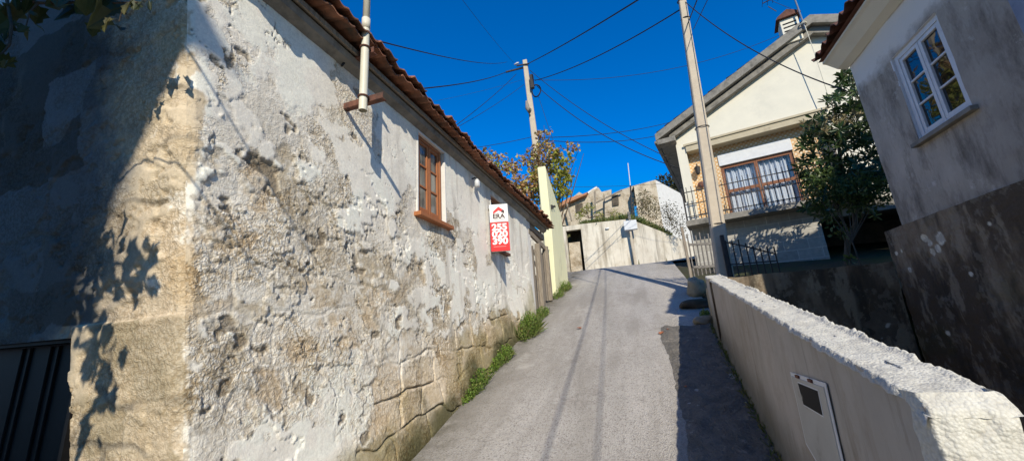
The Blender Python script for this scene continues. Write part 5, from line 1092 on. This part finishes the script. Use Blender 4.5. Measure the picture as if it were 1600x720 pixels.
weed(-2.38, 6.0, .18, .15, 220, 'small low weed tuft just below the middle clump')
weed(-2.40, 5.30, .25, .24, 420, 'nearest dense weed clump against the mossy wall foot')
weed(-2.38, 5.0, .14, .10, 120, 'tiny sprig of weeds nearest the camera along the wall foot')
weed(-2.38, 9.1, .34, .22, 300, 'yellowish weed patch at the foot of the plank gate')
weed(-2.33, 12.2, .40, .30, 300, 'weed tuft at the foot of the pale yellow wall')
weed(-2.36, 11.2, .30, .20, 200, 'thin weeds between the plank gate and the yellow wall')
t = weed(1.02, 8.0, .16, .16, 200, 'small green weed tuft behind the ochre stone at the low wall end'); t['group'] = 'green weeds along the right verge'
# moss / grass line at the foot of low wall
def pf2(n):
    y = rng.uniform(3.2, 7.5, n); x = lw_x(y) - np.abs(rng.normal(0, .03, n)) - .012; return np.stack([x, y, prof(y) + .0], 1)
tag(blades(500, pf2, .03, .09, 'verge_grass', M['grass']), 'short dark grass along the shaded foot of the low wall', 'grass', kind='stuff')
# fallen leaves
M['fallen'] = leaf_mat('fallen_leaf', [(0, (.40, .10, .04)), (1, (.30, .14, .07))], .1, .7)
for (u, v, lab, s_) in ((1032, 523, 'orange red fallen leaf on the asphalt near the wall shadow', .10), (1045, 515, 'small brown fallen leaf beside the orange one on the asphalt', .07), (908, 514, 'dark curled fallen leaf in the middle of the lane', .09), (1070, 605, 'brown fallen leaf at the edge of the wall shadow', .05), (752, 592, 'tan fallen leaf beside the nearest weeds', .07)):
    p_ = onroad(u, v); p_[2] += .015; a = rng.uniform(0, 6.28)
    V_, F_ = leaves(p_[None], arr(math.cos(a), math.sin(a), .27 * math.sin(a))[None], arr(0, -.27, 1)[None], np.array([s_]), np.array([s_ * .8]), LOBE, .5, -.2)
    tag(mesh_obj('fallen_leaf', V_, F_, M['fallen'], fix=False), lab, 'leaf', 'fallen leaves on the lane')

# ---- grape vine overhead at the left: visible leaves top left, and the arm that shades the gable
gv = thing('grape_vine', 'grape vine with broad dark leaves hanging in the upper left corner', 'vine', (-4.2, 1.0, 4.4))
M['vine_dark'] = leaf_mat('shaded_vine_leaf', [(0, (.035, .045, .012)), (.6, (.07, .085, .02)), (1, (.16, .13, .04))], .4, .5)
P_ = []; D_ = []; S_ = []
for u, v, y, s_ in ((12, 30, .9, .17), (30, 12, .95, .15), (45, 45, .9, .10), (8, 70, .9, .10), (20, 48, .95, .12), (38, 40, .85, .07), (16, 90, .9, .12), (10, 95, .85, .06), (108, 8, 1.0, .20), (128, 2, 1.0, .16), (95, -4, 1.0, .18), (160, 8, .95, .22), (178, 0, 1.0, .18), (150, 38, 1.0, .10), (170, 36, .97, .09), (205, 5, 1.0, .12), (212, 2, 1.0, .08), (60, -8, .95, .2), (-8, 20, .9, .2), (0, 50, .9, .12), (5, 10, .9, .2)):
    P_.append(ony(u, v, y)); D_.append(arr(rng.uniform(-.6, .6), rng.uniform(-.4, .1), -1)); S_.append(s_ * .78)
    P_.append(P_[-1] + rng.normal(0, .05, 3)); D_.append(arr(rng.uniform(-.8, .8), rng.uniform(-.6, .3), -.7)); S_.append(s_ * .6)
def vine_arm(pts, nleaf, spread, smin, smax):
    pts = [np.asarray(p_, float) for p_ in pts]
    for i in range(nleaf):
        t = rng.uniform(0, len(pts) - 1.001); k_ = int(t); p_ = pts[k_] + (pts[k_ + 1] - pts[k_]) * (t - k_) + rng.normal(0, spread, 3)
        P_.append(p_); D_.append(arr(rng.normal(), rng.normal(), -.8)); S_.append(rng.uniform(smin, smax))
def caster(wx, wz, t, wy=1.47): return arr(wx, wy, wz) + np.array(TO_SUN) / TO_SUN.x * t
m_ = MB()
m_.tube([ony(-30, -20, .9), ony(10, -5, .92), ony(60, 5, .95), ony(120, 4, 1.0), ony(165, 5, 1.0), ony(215, 4, 1.0)], [.014, .012, .010, .008, .006, .003], 6)
m_.tube([ony(10, -5, .92), ony(18, 40, .9), ony(15, 70, .9), ony(2, 85, .88)], [.010, .008, .006, .004], 6)
m_.tube([ony(60, 5, .95), ony(46, 20, .93), ony(40, 45, .92)], [.007, .005, .003], 6); m_.tube([ony(200, 5, 1.), ony(190, 20, 1.), ony(186, 34, 1.)], [.004, .003, .002], 5)
# arms further up the pergola, toward the sun
arms = [[caster(-3.55, 2.55, .95), caster(-3.42, 2.35, .95), caster(-3.3, 2.22, .95), caster(-3.42, 1.95, .95)],
        [caster(-3.42, 2.25, .9), caster(-3.15, 2.15, .9), caster(-2.95, 2.12, .9), caster(-2.80, 2.02, .9)],
        [caster(-3.5, 1.95, 1.0), caster(-3.25, 1.75, 1.0), caster(-3.1, 1.45, 1.0), caster(-3.3, 1.2, 1.0)]]
for a_, nl in zip(arms, (60, 34, 34)):
    vine_arm(a_, nl, .075, .08, .16); m_.tube(a_, [.012, .010, .008, .006], 6)
m_.tube([caster(-3.42, 2.6, .9), caster(-3.2, 2.72, .9), caster(-3.0, 2.98, .9), caster(-2.85, 3.32, .9), caster(-2.60, 3.36, .9), caster(-2.35, 3.15, .9), caster(-2.05, 2.9, .9)], [.010, .009, .009, .008, .007, .006, .005], 6)
m_.tube([caster(-3.42, 2.6, .9), caster(-3.1, 2.62, .9), caster(-2.9, 2.72, .9), caster(-2.6, 2.66, .9), caster(-2.25, 2.4, .9)], [.010, .009, .008, .006, .004], 6)
for x_, z_ in ((-2.86, 3.34), (-2.98, 3.0), (-3.1, 2.9), (-3.05, 2.78)): P_.append(caster(x_, z_, .9)); D_.append(arr(rng.normal(), 0, -1)); S_.append(.05)
hang = [caster(-3.6, 2.6, .95), caster(-3.9, 3.3, .95), arr(-4.3, -.6, 4.9), arr(-4.3, .4, 4.7), ony(-30, -20, .9)]; m_.tube(hang, .014, 6)
m_.build('stems', M['twig'], gv)
S_ = np.array(S_); leaf_obj('leaves', P_, D_, rdir(len(P_), .2), S_, S_ * .85, M['vine_dark'], gv, LOBE, .3, .2)

# ================================================================== NEIGHBOURS BEHIND THE CAMERA (they shade the gable and the yard)
nb_ = thing('neighbour_house', 'rendered neighbour house with deep eaves behind the viewpoint', 'house', (-4, -8, -1.6))
yk = -6.4; tk = (1.45 - yk) / (-TO_SUN.y / TO_SUN.x); kx = tk - 3.0; kz = tk * TO_SUN.z / TO_SUN.x - 4.2
def kp_(q): return [(x + kx, yk, z + kz) for x, z in q]
m_ = MB(); m_.prism(kp_([(-9, -9), (-.47, -9), (-.47, 6.8), (-9, 6.8)]), (0, -6, 0)); m_.build('wall', M['neighbour'], nb_)
m_ = MB(); m_.prism(kp_([(-9, 6.802), (-.40, 6.802), (-.28, 7.07), (.02, 7.44), (.27, 7.77), (-9, 7.77)]), (0, -6, 0)); m_.build('cornice', M['cream'], nb_)
m_ = MB(); m_.prism(kp_([(-9, 7.772), (.60, 7.772), (.61, 7.80), (.29, 8.13), (-1.06, 8.38), (-1.07, 10.6), (-9, 10.6)]), (0, -6, 0)); m_.build('roof', M['tile'], nb_)
n2 = thing('unseen_tall_house', 'unseen tall rendered house behind the grey house, shading the yard', 'house', (9, 3, 0))  # unseen house placed to shade the cream house ground floor
m_ = MB(); m_.box((7.6, .8, -1), (13, 5.2, 8.6)); m_.build('wall', M['neighbour'], n2); m_ = MB(); m_.prism([(7.2, .4, 8.602), (13.4, .4, 8.602), (10.3, .4, 9.9)], (0, 5.2, 0)); m_.build('roof', M['tile'], n2)
